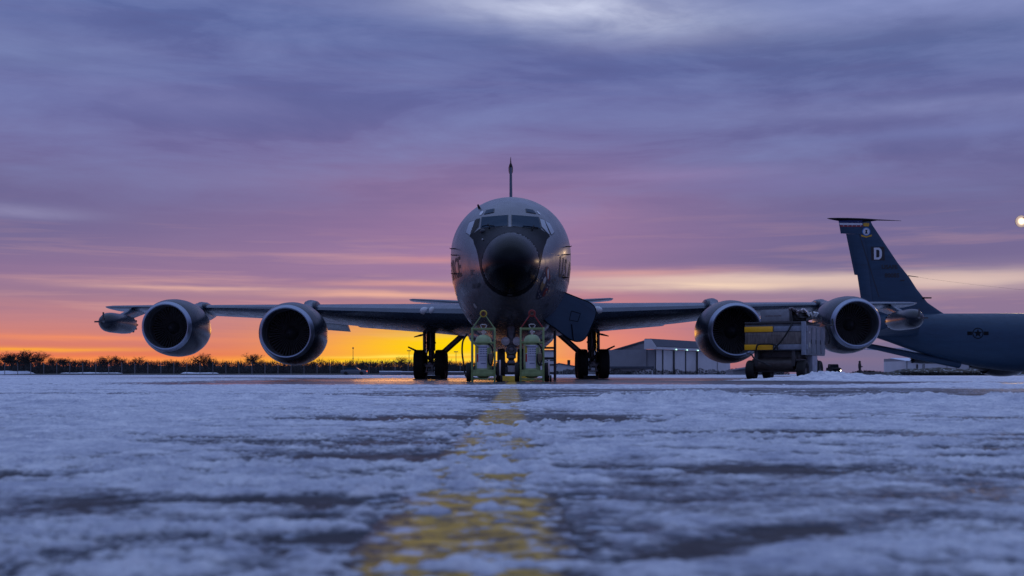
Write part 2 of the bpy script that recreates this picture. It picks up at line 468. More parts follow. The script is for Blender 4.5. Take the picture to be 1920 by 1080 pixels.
def dusting(N, tc, y, bias=0.):
    a_ = N.noise(tc, 17, 10, .74, .2); p_ = N.noise(tc, 1.9, 5, .6)
    thr = N.m('ADD', .53+bias, N.m('MULTIPLY', N.m('SUBTRACT', p_, .5), -.55))
    f_ = N.rng(N.m('SUBTRACT', a_, thr), -.02, .07)
    f_ = N.m('MULTIPLY', f_, N.rng(y, 26, 16, .0, 1.))
    sx_ = N.n('ShaderNodeSeparateXYZ'); N.put(sx_.inputs[0], tc); X_ = sx_.outputs[0]
    for x0, y0, sx, sy, rot in TRACKS:
        c_, s_ = cos(rot), sin(rot); dx_ = N.m('SUBTRACT', X_, x0); dy_ = N.m('SUBTRACT', y, y0)
        u_ = N.m('DIVIDE', N.m('ADD', N.m('MULTIPLY', dx_, c_), N.m('MULTIPLY', dy_, s_)), sx*1.1)
        v_ = N.m('DIVIDE', N.m('SUBTRACT', N.m('MULTIPLY', dy_, c_), N.m('MULTIPLY', dx_, s_)), sy*1.2)
        q_ = N.m('EXPONENT', N.m('MULTIPLY', N.m('ADD', N.m('MULTIPLY', u_, u_), N.m('MULTIPLY', v_, v_)), -1.))
        f_ = N.m('MULTIPLY', f_, N.m('SUBTRACT', 1., N.m('MULTIPLY', q_, .95)))
    return f_
du = dusting(N, tc, y)
N.put(b.inputs['Base Color'], N.mix(cov, N.mix(du, asp2, (.50,.54,.62,1)), (.62,.66,.74,1)))
wet0 = N.rng(N.noise(mp.outputs[0], 3.1, 5), .42, .58, .16, .42)
wet = N.m('MAXIMUM', wet0, N.rng(y, 12, 24, .55, .1))
N.put(b.inputs['Roughness'], N.mix(N.m('MAXIMUM', cov, du), wet, (.85,.85,.85,1)))
bn = N.n('ShaderNodeBump'); bn.inputs['Strength'].default_value = .25; bn.inputs['Distance'].default_value = .01
N.put(bn.inputs['Height'], N.noise(tc, 35, 5)); N.put(b.inputs['Normal'], bn.outputs[0])
N.put(b.inputs['Specular IOR Level'], N.rng(y, 14, 26, .10, .5))
apron = put('apron', (gv, gf), m, smooth=True, ang=180); tag(apron, kind='structure')

# centre line paint, a sheet 4 mm above the apron
PAINT = mat('line_paint', (.46, .27, .014), .5, noise=.5, nscale=14, bump=.3, bscale=60)
N = NB(PAINT.node_tree); b = PAINT.node_tree.nodes['Principled BSDF']; tc = N.n('ShaderNodeTexCoord').outputs['Object']
s = N.n('ShaderNodeSeparateXYZ'); N.put(s.inputs[0], tc); y = s.outputs[1]
base_ = b.inputs['Base Color'].links[0].from_socket
worn = N.mix(N.rng(N.noise(tc, 31, 9, .7), .50, .60), base_, (.035,.033,.034,1))
dx_ = N.m('ABSOLUTE', N.m('SUBTRACT', s.outputs[0], N.m('ADD', -.055, N.m('MULTIPLY', y, .0018))))
dx_ = N.m('ADD', dx_, N.m('MULTIPLY', N.m('SUBTRACT', N.noise(tc, 19, 8, .7), .5), .16))
edge = N.rng(dx_, .085, .115, 0, 1)
worn = N.mix(edge, worn, (.030,.029,.031,1))
N.put(b.inputs['Specular IOR Level'], .2)
N.put(b.inputs['Base Color'], N.mix(dusting(N, tc, y, .01), worn, (.50,.54,.62,1)))
yy = np.linspace(-3, 33, 90)
lv = [(-.055+.0018*q-w_, q, .004) for q in yy for w_ in (.125, -.125)]
lf = [(2*i, 2*i+1, 2*i+3, 2*i+2) for i in range(len(yy)-1)]
tag(put('painted_line', (lv, lf), PAINT), kind='structure')

# ------------------------------------------------------------------ trodden snow and slush
def snow_h(X, Y):
    ln = -.055+.0018*Y
    wx = X+.35*pn(X*.5, Y*.5, 40); wy = Y+.25*pn(X*.6, Y*.6, 41)
    patch = fbm(wx*.33, wy*.75, 4, 1)
    grain = .45+.9*np.clip(fbm(wx*.8+5, wy*1.6, 3, 33)+.35, 0, 1)
    fine = fbm(X*9, Y*12, 3, 12)
    base = .0068+.0072*patch+.0062*fbm(wx*1.9, wy*3.4, 4, 7)+.0050*fbm(X*5.2, Y*8, 3, 43)
    base = base+grain*(.0055*fine+.0050*pn(X*30, Y*36, 20)+.0056*pn(X*75, Y*90, 21)+.0020*pn(X*150, Y*170, 22))
    base = base+.010*np.maximum(0, fbm(X*4, Y*5, 3, 14)-.35)+.012*np.maximum(0, pn(X*16, Y*18, 25)-.45)
    def g(x0, y0, sx, sy, rot=0.):
        dx_ = X-x0; dy_ = Y-y0; c, s_ = cos(rot), sin(rot); u = dx_*c+dy_*s_; v = -dx_*s_+dy_*c
        return np.exp(-(u/sx)**2-(v/sy)**2)
    sm = lambda a_, b_, v: (lambda q: q*q*(3-2*q))(np.clip((v-a_)/(b_-a_), 0, 1))
    # thinner over the painted line
    w_ = pn(X*.9, Y*.9, 31)
    base = base-.0050*np.exp(-((X-ln)/.17)**2)*(.5+1.1*w_)*sm(22, 12, Y)
    base = base-0.0160*g(-.03, 3.15, .18, .40)-0.0176*g(-.07, 1.75, .17, .10)-0.0192*g(-.10, 1.36, .17, .09)-0.0128*g(0., 1.5, .16, .10)-0.0160*g(-.03, 5.0, .22, .8)-0.0160*g(0., 9, .3, 2.2)
    # snow that holds between the bare places near the lens
    base = base-.010*np.exp(-((X-ln)/.18)**2)*sm(1.5, 1.25, Y)+.002*sm(3.0, 1.3, Y)*(1-np.exp(-((X-ln)/.2)**2))
    # scuffs and tyre marks
    for x0, y0, sx, sy, rot in TRACKS: base = base-.036*g(x0, y0, sx, sy, rot)*(.6+.5*pn(X*14, Y*16, 37))
    base = base-.012*g(.5, 3.8, .5, .12)-.012*g(-.55, 3.3, .5, .2)-.010*g(1.3, 3.0, .3, .12)
    # swept, wet lanes further out
    lane = sm(9.2, 10.5, Y)*sm(17., 14., Y)*sm(-3., 1.5, X)
    base = base-.017*lane*(.9+.6*pn(X*.25, Y*1.6, 50))
    lane2 = sm(20, 22, Y)*sm(62, 50, Y)*(1-sm(5, 11, np.abs(X-.5)))
    base = base-.022*lane2
    base = base-.014*sm(18, 24, Y)*sm(31, 27, Y)*sm(3, 8, X)*sm(14, 10, X)*(.8+1.2*pn(X*.16, Y*1.1, 54))
    base = base-.02*sm(40, 44, Y)*sm(3, 10, np.abs(X))*(.2+1.4*pn(X*.05, Y*.5, 55))
    # pushed-up rims and lumps
    rn = np.maximum(0, pn(X*1.6, Y*1.9, 60)+.25)
    rim = np.exp(-((Y-(7.3+.5*pn(X*.5, X*0+2., 61)))/.55)**2)*sm(-.2, .8, X)
    base = base+.075*rim*(.35+rn)+.03*rim*np.maximum(0, fine)*.6
    rim2 = np.exp(-((Y-9.)/.6)**2)*sm(-.5, -1.5, X)
    base = base+.035*rim2*rn*1.1
    base = base+.055*g(-3.0, 7.4, .45, .3)*(.6+rn)+.045*g(-1.6, 7.9, .3, .25)*(.6+rn)
    rim3 = np.exp(-((Y-19.5)/.7)**2)*sm(4, 8, X)
    base = base+.06*rim3*(.2+rn)
    # heap beside the start cart
    lump = .75+.30*pn(X*2.2, Y*2.2, 70)+.16*pn(X*6, Y*6, 71)+.07*pn(X*17, Y*17, 72)
    heap = .30*g(9.5, 34.6, .95, .8)+.16*g(11.2, 34.9, 1.3, .8)+.10*g(7.8, 34.4, 1.1, .6)+.05*g(14., 35., 3.5, .8)
    base = base+heap*lump
    # crumbs of snow left on the paint
    base = base+.024*np.exp(-((X-ln)/.2)**2)*np.maximum(0, fbm(X*11, Y*16, 3, 36)+.02)*sm(9, 4, Y)
    base = base*(.62+.38*sm(1.4, 3.2, Y))
    # keep a clear ring under things that stand on the bare apron
    base = base+.02*sm(46, 58, Y)*sm(4, 14, np.abs(X))
    fade = sm(.2, .6, Y)*0+1
    e = sm(61.5, 59.0, Y)
    base = base*e-.02*(1-e)
    return base*fade
S = np.concatenate([np.geomspace(.75, 15, 880), np.geomspace(15.06, 61.5, 330)])
Tn = np.concatenate([np.linspace(-1.05, -.56, 60), np.linspace(-.555, .555, 860), np.linspace(.56, 1.05, 60)])
TT, SS = np.meshgrid(Tn, S); SX = TT*(SS+.6); SY = SS-.0
SZ = snow_h(SX, SY)
sv = np.stack([SX, SY, SZ], -1).reshape(-1, 3); nx, ny = len(Tn), len(S)
ii, jj = np.meshgrid(np.arange(nx-1), np.arange(ny-1)); a = (jj*nx+ii).ravel()
sf = np.stack([a, a+1, a+nx+1, a+nx], -1)
zz = sv[:, 2][sf].max(axis=1); sf = sf[zz > -.004]      # drop what lies under the apron
m = bpy.data.materials.new('trodden_snow'); m.use_nodes = True
b = m.node_tree.nodes['Principled BSDF']; N = NB(m.node_tree)
tc = N.n('ShaderNodeTexCoord').outputs['Object']
s = N.n('ShaderNodeSeparateXYZ'); N.put(s.inputs[0], tc); x, y, z = s.outputs
th = N.m('ADD', z, N.m('MULTIPLY', N.m('SUBTRACT', N.noise(tc, 26, 8, .72), .5), .020))
slush = N.rng(th, -.001, .009, 0, 1, True)
tone = N.mix(N.rng(N.noise(tc, 5.5, 9, .68, .3), .36, .62), (.58,.60,.68,1), (1.,1.,1.,1))
tone = N.mix(1., tone, N.mix(N.rng(N.noise(tc, 48, 6, .75), .35, .6), (.70,.72,.78,1), (1,1,1,1)), 'MULTIPLY')
N.put(b.inputs['Base Color'], N.mix(slush, (.07,.075,.10,1), tone))
N.put(b.inputs['Roughness'], N.rng(slush, 0, 1, .35, .75))
N.put(b.inputs['Specular IOR Level'], .35)
bn = N.n('ShaderNodeBump'); bn.inputs['Strength'].default_value = .9; bn.inputs['Distance'].default_value = .02
N.put(bn.inputs['Height'], N.m('ADD', N.noise(tc, 60, 6, .65), N.m('MULTIPLY', N.noise(tc, 14, 5, .6), 1.5))); N.put(b.inputs['Normal'], bn.outputs[0])
me = bpy.data.meshes.new('snow_cover'); me.from_pydata(sv.tolist(), [], sf.tolist()); me.materials.append(m)
me.polygons.foreach_set('use_smooth', [True]*len(me.polygons))
snow = bpy.data.objects.new('snow_cover', me); COL.objects.link(snow); tag(snow, kind='stuff')

# ------------------------------------------------------------------ the tanker aircraft
FY = [0,.015,.06,.15,.35,.7,1.1,1.6,2.2,2.8,3.4,4.2,5.2,6.5,8,24,27,30,34,37,39.5,40.2]
FT = [3.16,3.24,3.36,3.50,3.66,3.86,4.01,4.16,4.33,4.68,5.05,5.39,5.63,5.77,5.81,5.81,5.80,5.75,5.70,5.6,5.45,5.2]
FB = [3.14,3.06,2.94,2.81,2.67,2.53,2.43,2.34,2.12,1.94,1.79,1.64,1.50,1.39,1.33,1.30,1.42,1.75,2.6,3.5,4.35,4.9]
FH = [.01,.09,.20,.34,.49,.64,.75,.87,1.06,1.27,1.47,1.68,1.835,1.90,1.915,1.90,1.85,1.65,1.25,.8,.35,.1]
FZ = [3.15,3.15,3.15,3.15,3.16,3.18,3.21,3.25,3.35,3.5,3.65,3.78,3.88,3.93,3.95,3.95,3.97,4.05,4.3,4.6,4.9,5.05]
def fus_ring(yp, n=72, k=1.):
    T_, B_, H_, Z_ = [smooth_i(yp, FY, q) for q in (FT, FB, FH, FZ)]
    e = 2+.4*min(1, max(0, (yp-1)/5)); out = []
    for i in range(n):
        a = 2*pi*i/n; c, s_ = sin(a), cos(a)
        if s_ >= 0: out.append((H_*k*c, yp, Z_+(T_-Z_)*k*s_))
        else:
            q = (abs(c)**e+abs(s_)**e)**(-1/e); out.append((H_*k*c*q, yp, Z_+(Z_-B_)*k*s_*q))
    return out
def airfoil(n=14):
    xs = [(1-cos(pi*i/n))/2 for i in range(n+1)]
    yt = [(.2969*sqrt(x)-.126*x-.3516*x*x+.2843*x**3-.1036*x**4)*10.0 for x in xs]   # max ~1 at half thickness
    return [(x, y) for x, y in zip(xs, yt)][::-1]+[(x, -y*.92) for x, y in list(zip(xs, yt))[1:-1]]
AF = airfoil()
def foil(sections, side, vertical=False):
    """sections: (span, yle, yte, zle, zte, thickness)"""
    rings = []
    for X, a, b_, zl, zt, t_ in sections:
        r = []
        for u, v in AF:
            if vertical: r.append((v*t_/2*side, a+(b_-a)*u, zl+(zt-zl)*u))
            else: r.append((X*side, a+(b_-a)*u, zl+(zt-zl)*u+v*t_/2))
        rings.append(r if side > 0 else r[::-1])
    return loft(rings)
WS = [(0.6,10.9,22.3,2.36,1.95,1.25),(1.83,12.0,22.2,2.42,2.05,1.20),(4.0,13.7,22.3,2.56,2.26,1.02),(7.0,16.05,22.6,2.78,2.52,.80),
      (8.28,17.05,23.2,2.88,2.66,.68),(11,19.2,24.4,3.06,2.88,.54),(14,21.55,25.8,3.24,3.08,.42),(17.2,23.9,27.3,3.42,3.29,.32),(19.4,25.5,28.35,3.53,3.44,.23),(19.8,25.95,28.5,3.56,3.49,.13),(19.93,26.5,28.5,3.56,3.51,.04)]
def wing_at(X, u):
    s_ = [smooth_i(X, [w_[0] for w_ in WS], [w_[i] for w_ in WS]) for i in range(1, 6)]
    return s_[0]+(s_[1]-s_[0])*u, s_[2]+(s_[3]-s_[2])*u, s_[4]
def wheel(parent, x, y, z, r, wd, name='wheel'):
    """tyre with tread grooves, rim and hub, axle along X"""
    h = wd/2; prof = [(-h*.62, r*.55), (-h*.80, r*.62), (-h*.98, r*.80), (-h*.90, r*.93), (-h*.72, r*.985)]
    for g in (-.45, -.15, .15, .45):
        prof += [(h*(g-.05), r), (h*(g-.045), r*.975), (h*(g+.045), r*.975), (h*(g+.05), r)]
    prof += [(h*.72, r*.985), (h*.90, r*.93), (h*.98, r*.80), (h*.80, r*.62), (h*.62, r*.55)]
    t_ = lathe(prof, 36, 'X')
    rim = join(lathe([(-h*.62, r*.55), (-h*.30, r*.45), (-h*.28, r*.2), (-h*.7, r*.16), (-h*.7, .001)], 36, 'X'),
               lathe([(h*.62, r*.55), (h*.30, r*.45), (h*.28, r*.2), (h*.7, r*.16), (h*.7, .001)], 36, 'X'))
    nt_ = len(t_[1]); vf = join(t_, rim)
    return put(name, vf, [RUB, GRIM], parent, ang=50, mi=[0]*nt_+[1]*len(rim[1]), loc=(x, y, z))

def tanker(name, loc, rot, label, first):
    root = empty(name, loc, 0, label, 'aircraft'); root.rotation_euler = rot
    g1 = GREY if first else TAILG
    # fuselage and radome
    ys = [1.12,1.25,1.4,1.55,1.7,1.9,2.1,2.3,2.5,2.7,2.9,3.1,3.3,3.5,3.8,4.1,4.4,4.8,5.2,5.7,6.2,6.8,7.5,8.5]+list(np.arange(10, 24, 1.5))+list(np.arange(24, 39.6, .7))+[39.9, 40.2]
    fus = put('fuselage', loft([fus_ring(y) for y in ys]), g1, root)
    ry = [.0,.006,.015,.03,.06,.1,.15,.22,.32,.45,.6,.8,1.0,1.10,1.15,1.165]
    rad = put('radome', loft([fus_ring(y, k=1.009 if y < 1.16 else 1.0) for y in ry]), BLACK, root)
    # wing root fairing belly
    rings = []
    for y, hw_, zb, zt in [(10.5,.5,1.36,1.5),(11.5,1.1,1.26,1.8),(13,1.5,1.20,2.3),(15,1.7,1.16,2.5),(20,1.7,1.16,2.4),(22.5,1.5,1.2,2.1),(24.3,1.0,1.30,1.7),(25.2,.4,1.36,1.5)]:
        zc = (zb+zt)/2; rings.append([(hw_*np.sign(cos(a))*abs(cos(a))**.7, y, zc+(zt-zb)/2*np.sign(sin(a))*abs(sin(a))**.7) for a in [2*pi*i/32 for i in range(32)]])
    put('belly_fairing', loft(rings), g1, root)
    # fin, rudder, cap
    fk = 1.03 if first else 1.
    Z = lambda z: 5.6+(z-5.6)*fk
    fin_s = [(0,32.1,38.4,5.3,5.3,.30),(0,32.6,38.5,5.62,5.62,.29),(0,33.15,38.55,5.92,5.92,.28),(0,34.1,38.65,6.5,6.5,.27),(0,34.99,38.8,7.5,7.5,.25),(0,35.63,38.9,8.4,8.4,.23),
             (0,36.53,38.95,9.4,9.4,.21),(0,37.65,39.35,10.9,10.9,.18),(0,38.55,39.75,12.1,12.1,.16),(0,38.72,39.9,12.4,12.4,.15)]
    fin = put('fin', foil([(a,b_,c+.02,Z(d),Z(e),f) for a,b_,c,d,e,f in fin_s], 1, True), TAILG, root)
    rud = put('rudder', foil([(0,38.54,39.40,Z(6.05),Z(6.05),.10),(0,38.83,39.8,Z(8.45),Z(8.45),.09),(0,38.84,40.03,Z(8.47),Z(8.47),.09),(0,39.2,40.7,Z(11.45),Z(11.45),.07)], 1, True), TAILG, root)
    put('rudder_horn', foil([(0,39.2,41.12,Z(11.46),Z(11.46),.09),(0,39.7,41.3,Z(12.42),Z(12.42),.07)], 1, True), TAILG, root)
    cap = []
    for y, r_, zo in [(36.25,.012,.02),(37.2,.03,.03),(38.2,.045,.03),(38.7,.10,.0),(39.4,.15,-.03),(40.6,.15,-.03),(41.4,.11,-.01),(42.0,.05,.02),(42.2,.01,.03)]:
        cap.append([(r_*.9*cos(a), y, Z(12.5)+zo+r_*sin(a)) for a in [2*pi*i/14 for i in range(14)]])
    put('fin_tip_fairing', loft(cap), MATTE, root)
    if first: put('fin_tip_antenna', tube([(0, 40.2, Z(12.5)), (0, 40.25, Z(12.5)+.25), (0, 40.3, Z(12.5)+.5)], [.09, .05, .01], 8), MATTE, root)
    for s_ in (-1, 1):
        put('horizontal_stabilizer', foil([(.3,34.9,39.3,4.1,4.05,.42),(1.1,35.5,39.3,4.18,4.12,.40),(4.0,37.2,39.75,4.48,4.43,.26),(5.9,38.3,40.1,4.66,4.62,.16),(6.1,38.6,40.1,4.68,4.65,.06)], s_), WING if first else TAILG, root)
    # refuelling boom
    bm_ = put('refuelling_boom', tube([(0,31.5,1.95),(0,34.5,2.45),(0,38.2,3.15),(0,41.0,3.62)], [.32,.26,.20,.16], 12), TAILG, root)
    put('boom_nozzle', tube([(0,40.9,3.60),(0,42.6,3.88)], [.08,.07], 8), STEEL, bm_)
    for s_ in (-1, 1):
        put('ruddevator', loft([[(s_*.1+0*u, 38.9+.9*u, 3.28+.16*u+v*.03) for u, v in AF], [(s_*1.15, 39.7+.8*u, 4.0+.1*u+v*.015) for u, v in AF]]), WING, bm_)
    # wings
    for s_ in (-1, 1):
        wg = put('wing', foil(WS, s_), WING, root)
        # aileron / flap joints as raised fairings under the wing
        fl = []
        for X in ():
            ya, za, ta = wing_at(X, .62); yb, zb_, _ = wing_at(X, 1.0)
            put('flap_track_fairing', tube([(s_*X, ya-.2, za-ta*.22), (s_*X, ya+.6, za-ta*.30-.08), (s_*X, yb-.2, zb_-.16), (s_*X, yb+.5, zb_-.10)], [.03, .12, .11, .02], 10), WING, wg)
        put('flap', loft([[(s_*X, wing_at(X, .80)[0]+(wing_at(X, 1)[0]+.25-wing_at(X, .80)[0])*u, wing_at(X, .80)[1]-.10-.10*u+v*.07) for u, v in AF] for X in ((2.3, 3.5, 5.0, 6.9) if s_ > 0 else (6.9, 5.0, 3.5, 2.3))]), WING, wg)
        if first and s_ < 0:
            put('aileron', loft([[(-X, wing_at(X, .86)[0]+1.35*u, wing_at(X, .86)[1]-.04-.38*u+v*.07) for u, v in AF] for X in (9.3, 7.45)]), WING, wg)
        # landing lights in the leading edge
        if s_ < 0 or first:
            y0, z0, t0 = wing_at(3.2, 0)
            for dxx, r_ in ((0, .19), (-.30, .13)):
                put('landing_light', ellipsoid((s_*(3.26+dxx), y0+.05+(dxx*.75)+.1, z0+.08), r_, .13, .15, 18, 10), LENS, wg)
        # tip pod
        px_, py_, pz_ = s_*18.1, 20.9, 2.60
        pod = put('refuelling_pod', lathe([(0,.01),(.03,.10),(.12,.22),(.3,.34),(.6,.43),(1.0,.455),(2.4,.455),(3.0,.43),(3.4,.38),(3.45,.26),(3.2,.24)], 32, 'Y', (px_, py_, pz_)), NAC, root)
        put('ram_turbine', tube([(px_, py_+.02, pz_), (px_-s_*-.0, py_-.12, pz_)], [.06, .02], 10), STEEL, pod)
        put('turbine_blade', loft([[(px_+q, py_-.03, pz_+r_) for q in (-.035, .035)]+[(px_+q, py_-.01, pz_+r_) for q in (.035, -.035)] for r_ in (.02, .42)]), GRIM, pod)
        put('turbine_blade', loft([[(px_+r_, py_-.03, pz_+q) for q in (-.035, .035)]+[(px_+r_, py_-.01, pz_+q) for q in (.035, -.035)] for r_ in (.02*s_, .40*s_)]), GRIM, pod)
        dv = []
        for k in range(12):
            a = 2*pi*k/12; M = Matrix.Translation((px_, py_+3.42, pz_)) @ Matrix.Rotation(a, 4, 'Y')
            dv.append(xf(box(-.035, .035, -.03, .08, .30, .40, .008), M))
        put('drogue', join(*dv, ring_torus((px_, py_+3.38, pz_), .30, .04, 24, 6)), MATTE, pod)
        rings = []
        for z_, a_, b_ in ((2.95, 22.6, 25.0), (3.18, 23.6, 26.3), (3.38, 24.6, 27.4)):
            rings.append([(px_+v*.10, a_+(b_-a_)*u, z_) for u, v in AF])
        put('pod_pylon', loft(rings), WING, root)
        # engines
        for X, yl, zc, hump in ((8.28, 12.1, 1.76, 2.93), (14.0, 16.4, 2.18, 3.36)):
            c = (s_*X, yl, zc)
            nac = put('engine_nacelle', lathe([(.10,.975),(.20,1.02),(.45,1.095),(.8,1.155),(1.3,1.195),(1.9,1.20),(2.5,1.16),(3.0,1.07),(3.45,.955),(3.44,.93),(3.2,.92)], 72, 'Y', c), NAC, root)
            put('intake_lip', lathe([(.21,1.027),(.11,.99),(.04,.955),(.0,.92),(.01,.885),(.06,.862),(.16,.848)], 72, 'Y', c), LIP, nac)
            put('intake_duct', lathe([(.14,.850),(.35,.845),(.7,.865),(1.02,.88),(1.06,.875),(1.10,.88),(1.6,.88)], 64, 'Y', c), mat('duct_grey', (.07,.075,.085), .35, noise=.2, nscale=5), nac)
            put('duct_ring', ring_torus((c[0], c[1]+.72, c[2]), .862, .008, 64, 6), STEEL, nac)
            bl = []
            for k in range(44):
                M = Matrix.Translation((c[0], c[1]+1.15, c[2])) @ Matrix.Rotation(2*pi*k/44, 4, 'Y')
                r_ = [[(-.012, -.05, .26), (.012, .06, .26), (.016, .058, .26), (-.006, -.052, .26)], [(-.022, -.03, .55), (.018, .05, .55), (.023, .047, .55), (-.017, -.034, .55)], [(-.036, -.01, .865), (.028, .04, .865), (.032, .036, .865), (-.032, -.014, .865)]]
                bl.append(xf(loft(r_), M))
            put('fan', join(*bl), FAN, nac)
            put('fan_backing', lathe([(1.14,.001),(1.14,.88)], 48, 'Y', (c[0], c[1]+.16, c[2])), DARK, nac)  # flat black disc stands for the shade behind the fan blades
            put('spinner', lathe([(.62,.002),(.66,.05),(.80,.13),(1.0,.22),(1.16,.27)], 32, 'Y', c), mat('spinner_grey', (.035,.035,.04), .35), nac)
            put('core_cowl', lathe([(3.0,.80),(3.6,.70),(4.2,.55),(4.7,.44),(4.68,.40),(4.3,.40)], 40, 'Y', c), GRIM, nac)
            put('exhaust_plug', lathe([(4.2,.30),(4.7,.24),(5.2,.02)], 24, 'Y', c), GRIM, nac)
            # pylon: humped over the nacelle, running on over the wing
            ywl, zwl, tw = wing_at(X, 0)
            rings = []
            L = ywl-yl
            tab = [(yl+1.1, .06, zc+1.02, zc+1.16), (yl+1.35, .20, zc+.9, hump-.08), (yl+1.75, .30, zc+.8, hump+.03), (yl+2.3, .33, zc+.7, hump+.04), (yl+2.9, .30, zc+.6, hump-.06),
                   (ywl-.75, .25, zc+.5, zwl+.12), (ywl-.2, .24, zc+.45, zwl+tw*.30), (ywl+.3, .26, zc+.4, zwl+tw*.5+.07), (ywl+.9, .25, zc+.45, zwl+tw*.5+.09), (ywl+1.6, .2, zc+.55, zwl+tw*.5+.03), (ywl+2.6, .1, zwl-tw*.5-.1, zwl)]
            tab = [q for i, q in enumerate(tab) if i == 0 or q[0] > tab[i-1][0]+.05]
            for y_, hw_, zb, zt in tab:
                n_ = 20; r_ = []
                for k in range(n_):
                    a = 2*pi*k/n_; cx, sz = cos(a), sin(a)
                    r_.append((c[0]+hw_*np.sign(cx)*abs(cx)**.75, y_, zt-hw_+hw_*sz if sz > 0 else zt-hw_+(zt-hw_-zb)*sz))
                rings.append(r_)
            put('engine_pylon', loft(rings), WING, root)
            # collar where the pylon fairing meets the leading edge
            rg = []
            for dx_ in (-.30, -.26, .26, .30):
                ya, za, ta = wing_at(X+dx_, 0); q_ = 1.18 if abs(dx_) < .28 else 1.02
                rg.append([(s_*(X+dx_), ya-.10*(q_-1)/.18+(wing_at(X, .42)[0]-ya)*u, za+v*ta*.5*q_-.1*u) for u, v in AF])
            put('pylon_collar', loft(rg if s_ > 0 else rg[::-1]), NAC, root)
    # main gear
    for s_ in (-1, 1):
        gx_, gy_ = s_*3.365, 18.0; dz = .0
        st = join(tube([(gx_, gy_, 2.35), (gx_, gy_, 1.18)], .185, 16), tube([(gx_, gy_, 1.22), (gx_, gy_, .70)], .105, 14),
                  tube([(gx_, gy_, .98), (gx_, gy_, .88)], .16, 14), tube([(gx_, gy_, 1.55), (gx_, gy_, 1.48)], .215, 14),
                  tube([(gx_, gy_-.95, .60), (gx_, gy_+.95, .60)], .10, 10), tube([(gx_-.5, gy_-.71, .60), (gx_+.5, gy_-.71, .60)], .07, 10), tube([(gx_-.5, gy_+.71, .60), (gx_+.5, gy_+.71, .60)], .07, 10),
                  ellipsoid((gx_, gy_, .62), .17, .22, .17), box(gx_-.16, gx_+.16, gy_-.82, gy_-.60, .44, .62, .02),
                  tube([(gx_-.10, gy_-.16, 1.25), (gx_-.16, gy_-.40, 1.0), (gx_-.08, gy_-.18, .8)], .03, 8), tube([(gx_+.10, gy_-.16, 1.25), (gx_+.16, gy_-.40, 1.0), (gx_+.08, gy_-.18, .8)], .03, 8),
                  tube([(gx_-.13, gy_-.5, .95), (gx_-.10, gy_-.62, .62), (gx_-.14, gy_-.66, .34)], .025, 8), tube([(gx_+.13, gy_-.5, .95), (gx_+.10, gy_-.62, .62), (gx_+.14, gy_-.66, .34)], .025, 8),
                  tube([(gx_-.26, gy_-.78, .40), (gx_-.08, gy_-.84, .30), (gx_+.10, gy_-.84, .30), (gx_+.26, gy_-.78, .40)], .028, 8))
        ms = put('main_landing_gear', st, STEEL, root)
        put('brake_assembly', join(box(gx_-.17, gx_+.17, gy_-1.0, gy_-.84, .50, .58, .015), tube([(gx_-.10, gy_-.95, .52), (gx_-.14, gy_-1.0, .30)], .03, 8), tube([(gx_+.10, gy_-.95, .52), (gx_+.14, gy_-1.0, .30)], .03, 8),
            tube([(gx_-.20, gy_-.98, .30), (gx_+.20, gy_-.98, .30)], .025, 8), ellipsoid((gx_, gy_-.97, .60), .06, .05, .06)), RIM, ms)
        for q in range(3):
            put('brake_line', tube(curve([(gx_+.11-.09*q, gy_-.19, 2.0), (gx_+.14-.1*q, gy_-.22, 1.4), (gx_+.05-.12*q, gy_-.3, 1.0), (gx_+.2-.2*q, gy_-.5, .7)]), .012, 6), MATTE, ms)
        for a in (-1, 1):
            for b_ in (-1, 1): wheel(ms, gx_+a*.435, gy_+b_*.71, .60, .61, .44)
        put('side_brace', join(tube([(gx_-s_*.35, gy_+.3, .98), (s_*1.75, gy_+.2, 2.1)], .12, 10), tube([(gx_-s_*.05, gy_+.2, .9), (gx_-s_*.4, gy_+.3, 1.05)], .08, 8)), STEEL, ms)
        # doors
        put('gear_door', box(min(gx_+s_*.20, gx_+s_*.30), max(gx_+s_*.20, gx_+s_*.30), gy_-.55, gy_+.5, 1.10, 2.15, .015), WING, ms)
        put('gear_door', tube([(gx_+s_*.22, gy_-.35, 1.12), (gx_+s_*.5, gy_-.35, 1.13), (gx_+s_*.93, gy_-.35, 1.34)], [.035, .05, .03], 8), WING, ms)
        put('gear_door', tube([(gx_+s_*.22, gy_-.35, 1.86), (gx_+s_*.40, gy_-.35, 1.82), (gx_+s_*.68, gy_-.35, 1.75)], [.03, .045, .02], 8), WING, ms)
    # nose gear
    ng = put('nose_landing_gear', join(tube([(0, 4.5, 1.9), (0, 4.35, 1.15)], .13, 14), tube([(0, 4.37, 1.2), (0, 4.32, .48)], .085, 12), tube([(-.36, 4.32, .47), (.36, 4.32, .47)], .06, 10),
             box(-.20, .20, 4.15, 4.45, 1.02, 1.22, .03), tube([(-.09, 4.20, 1.05), (-.13, 4.05, .85), (-.05, 4.2, .62)], .035, 8), tube([(.09, 4.20, 1.05), (.13, 4.05, .85), (.05, 4.2, .62)], .035, 8),
             ring_torus((0, 4.12, .92), .12, .035, 20, 8), ellipsoid((0, 4.14, .92), .10, .05, .10, 14, 8), box(-.14, .14, 4.1, 4.2, .66, .76, .02), box(-.11, .11, 4.0, 4.16, .50, .60, .02)), STEEL, root)
    for a in (-1, 1):
        wheel(ng, a*.30, 4.32, .48, .48, .24)
        put('taxi_light', join(lathe([(4.02,.125),(4.02,.105),(4.16,.10),(4.2,.04)], 22, 'Y', (a*.17, 0, 1.17)), ellipsoid((a*.17, 4.03, 1.17), .105, .03, .105, 18, 8)), LENS, ng)
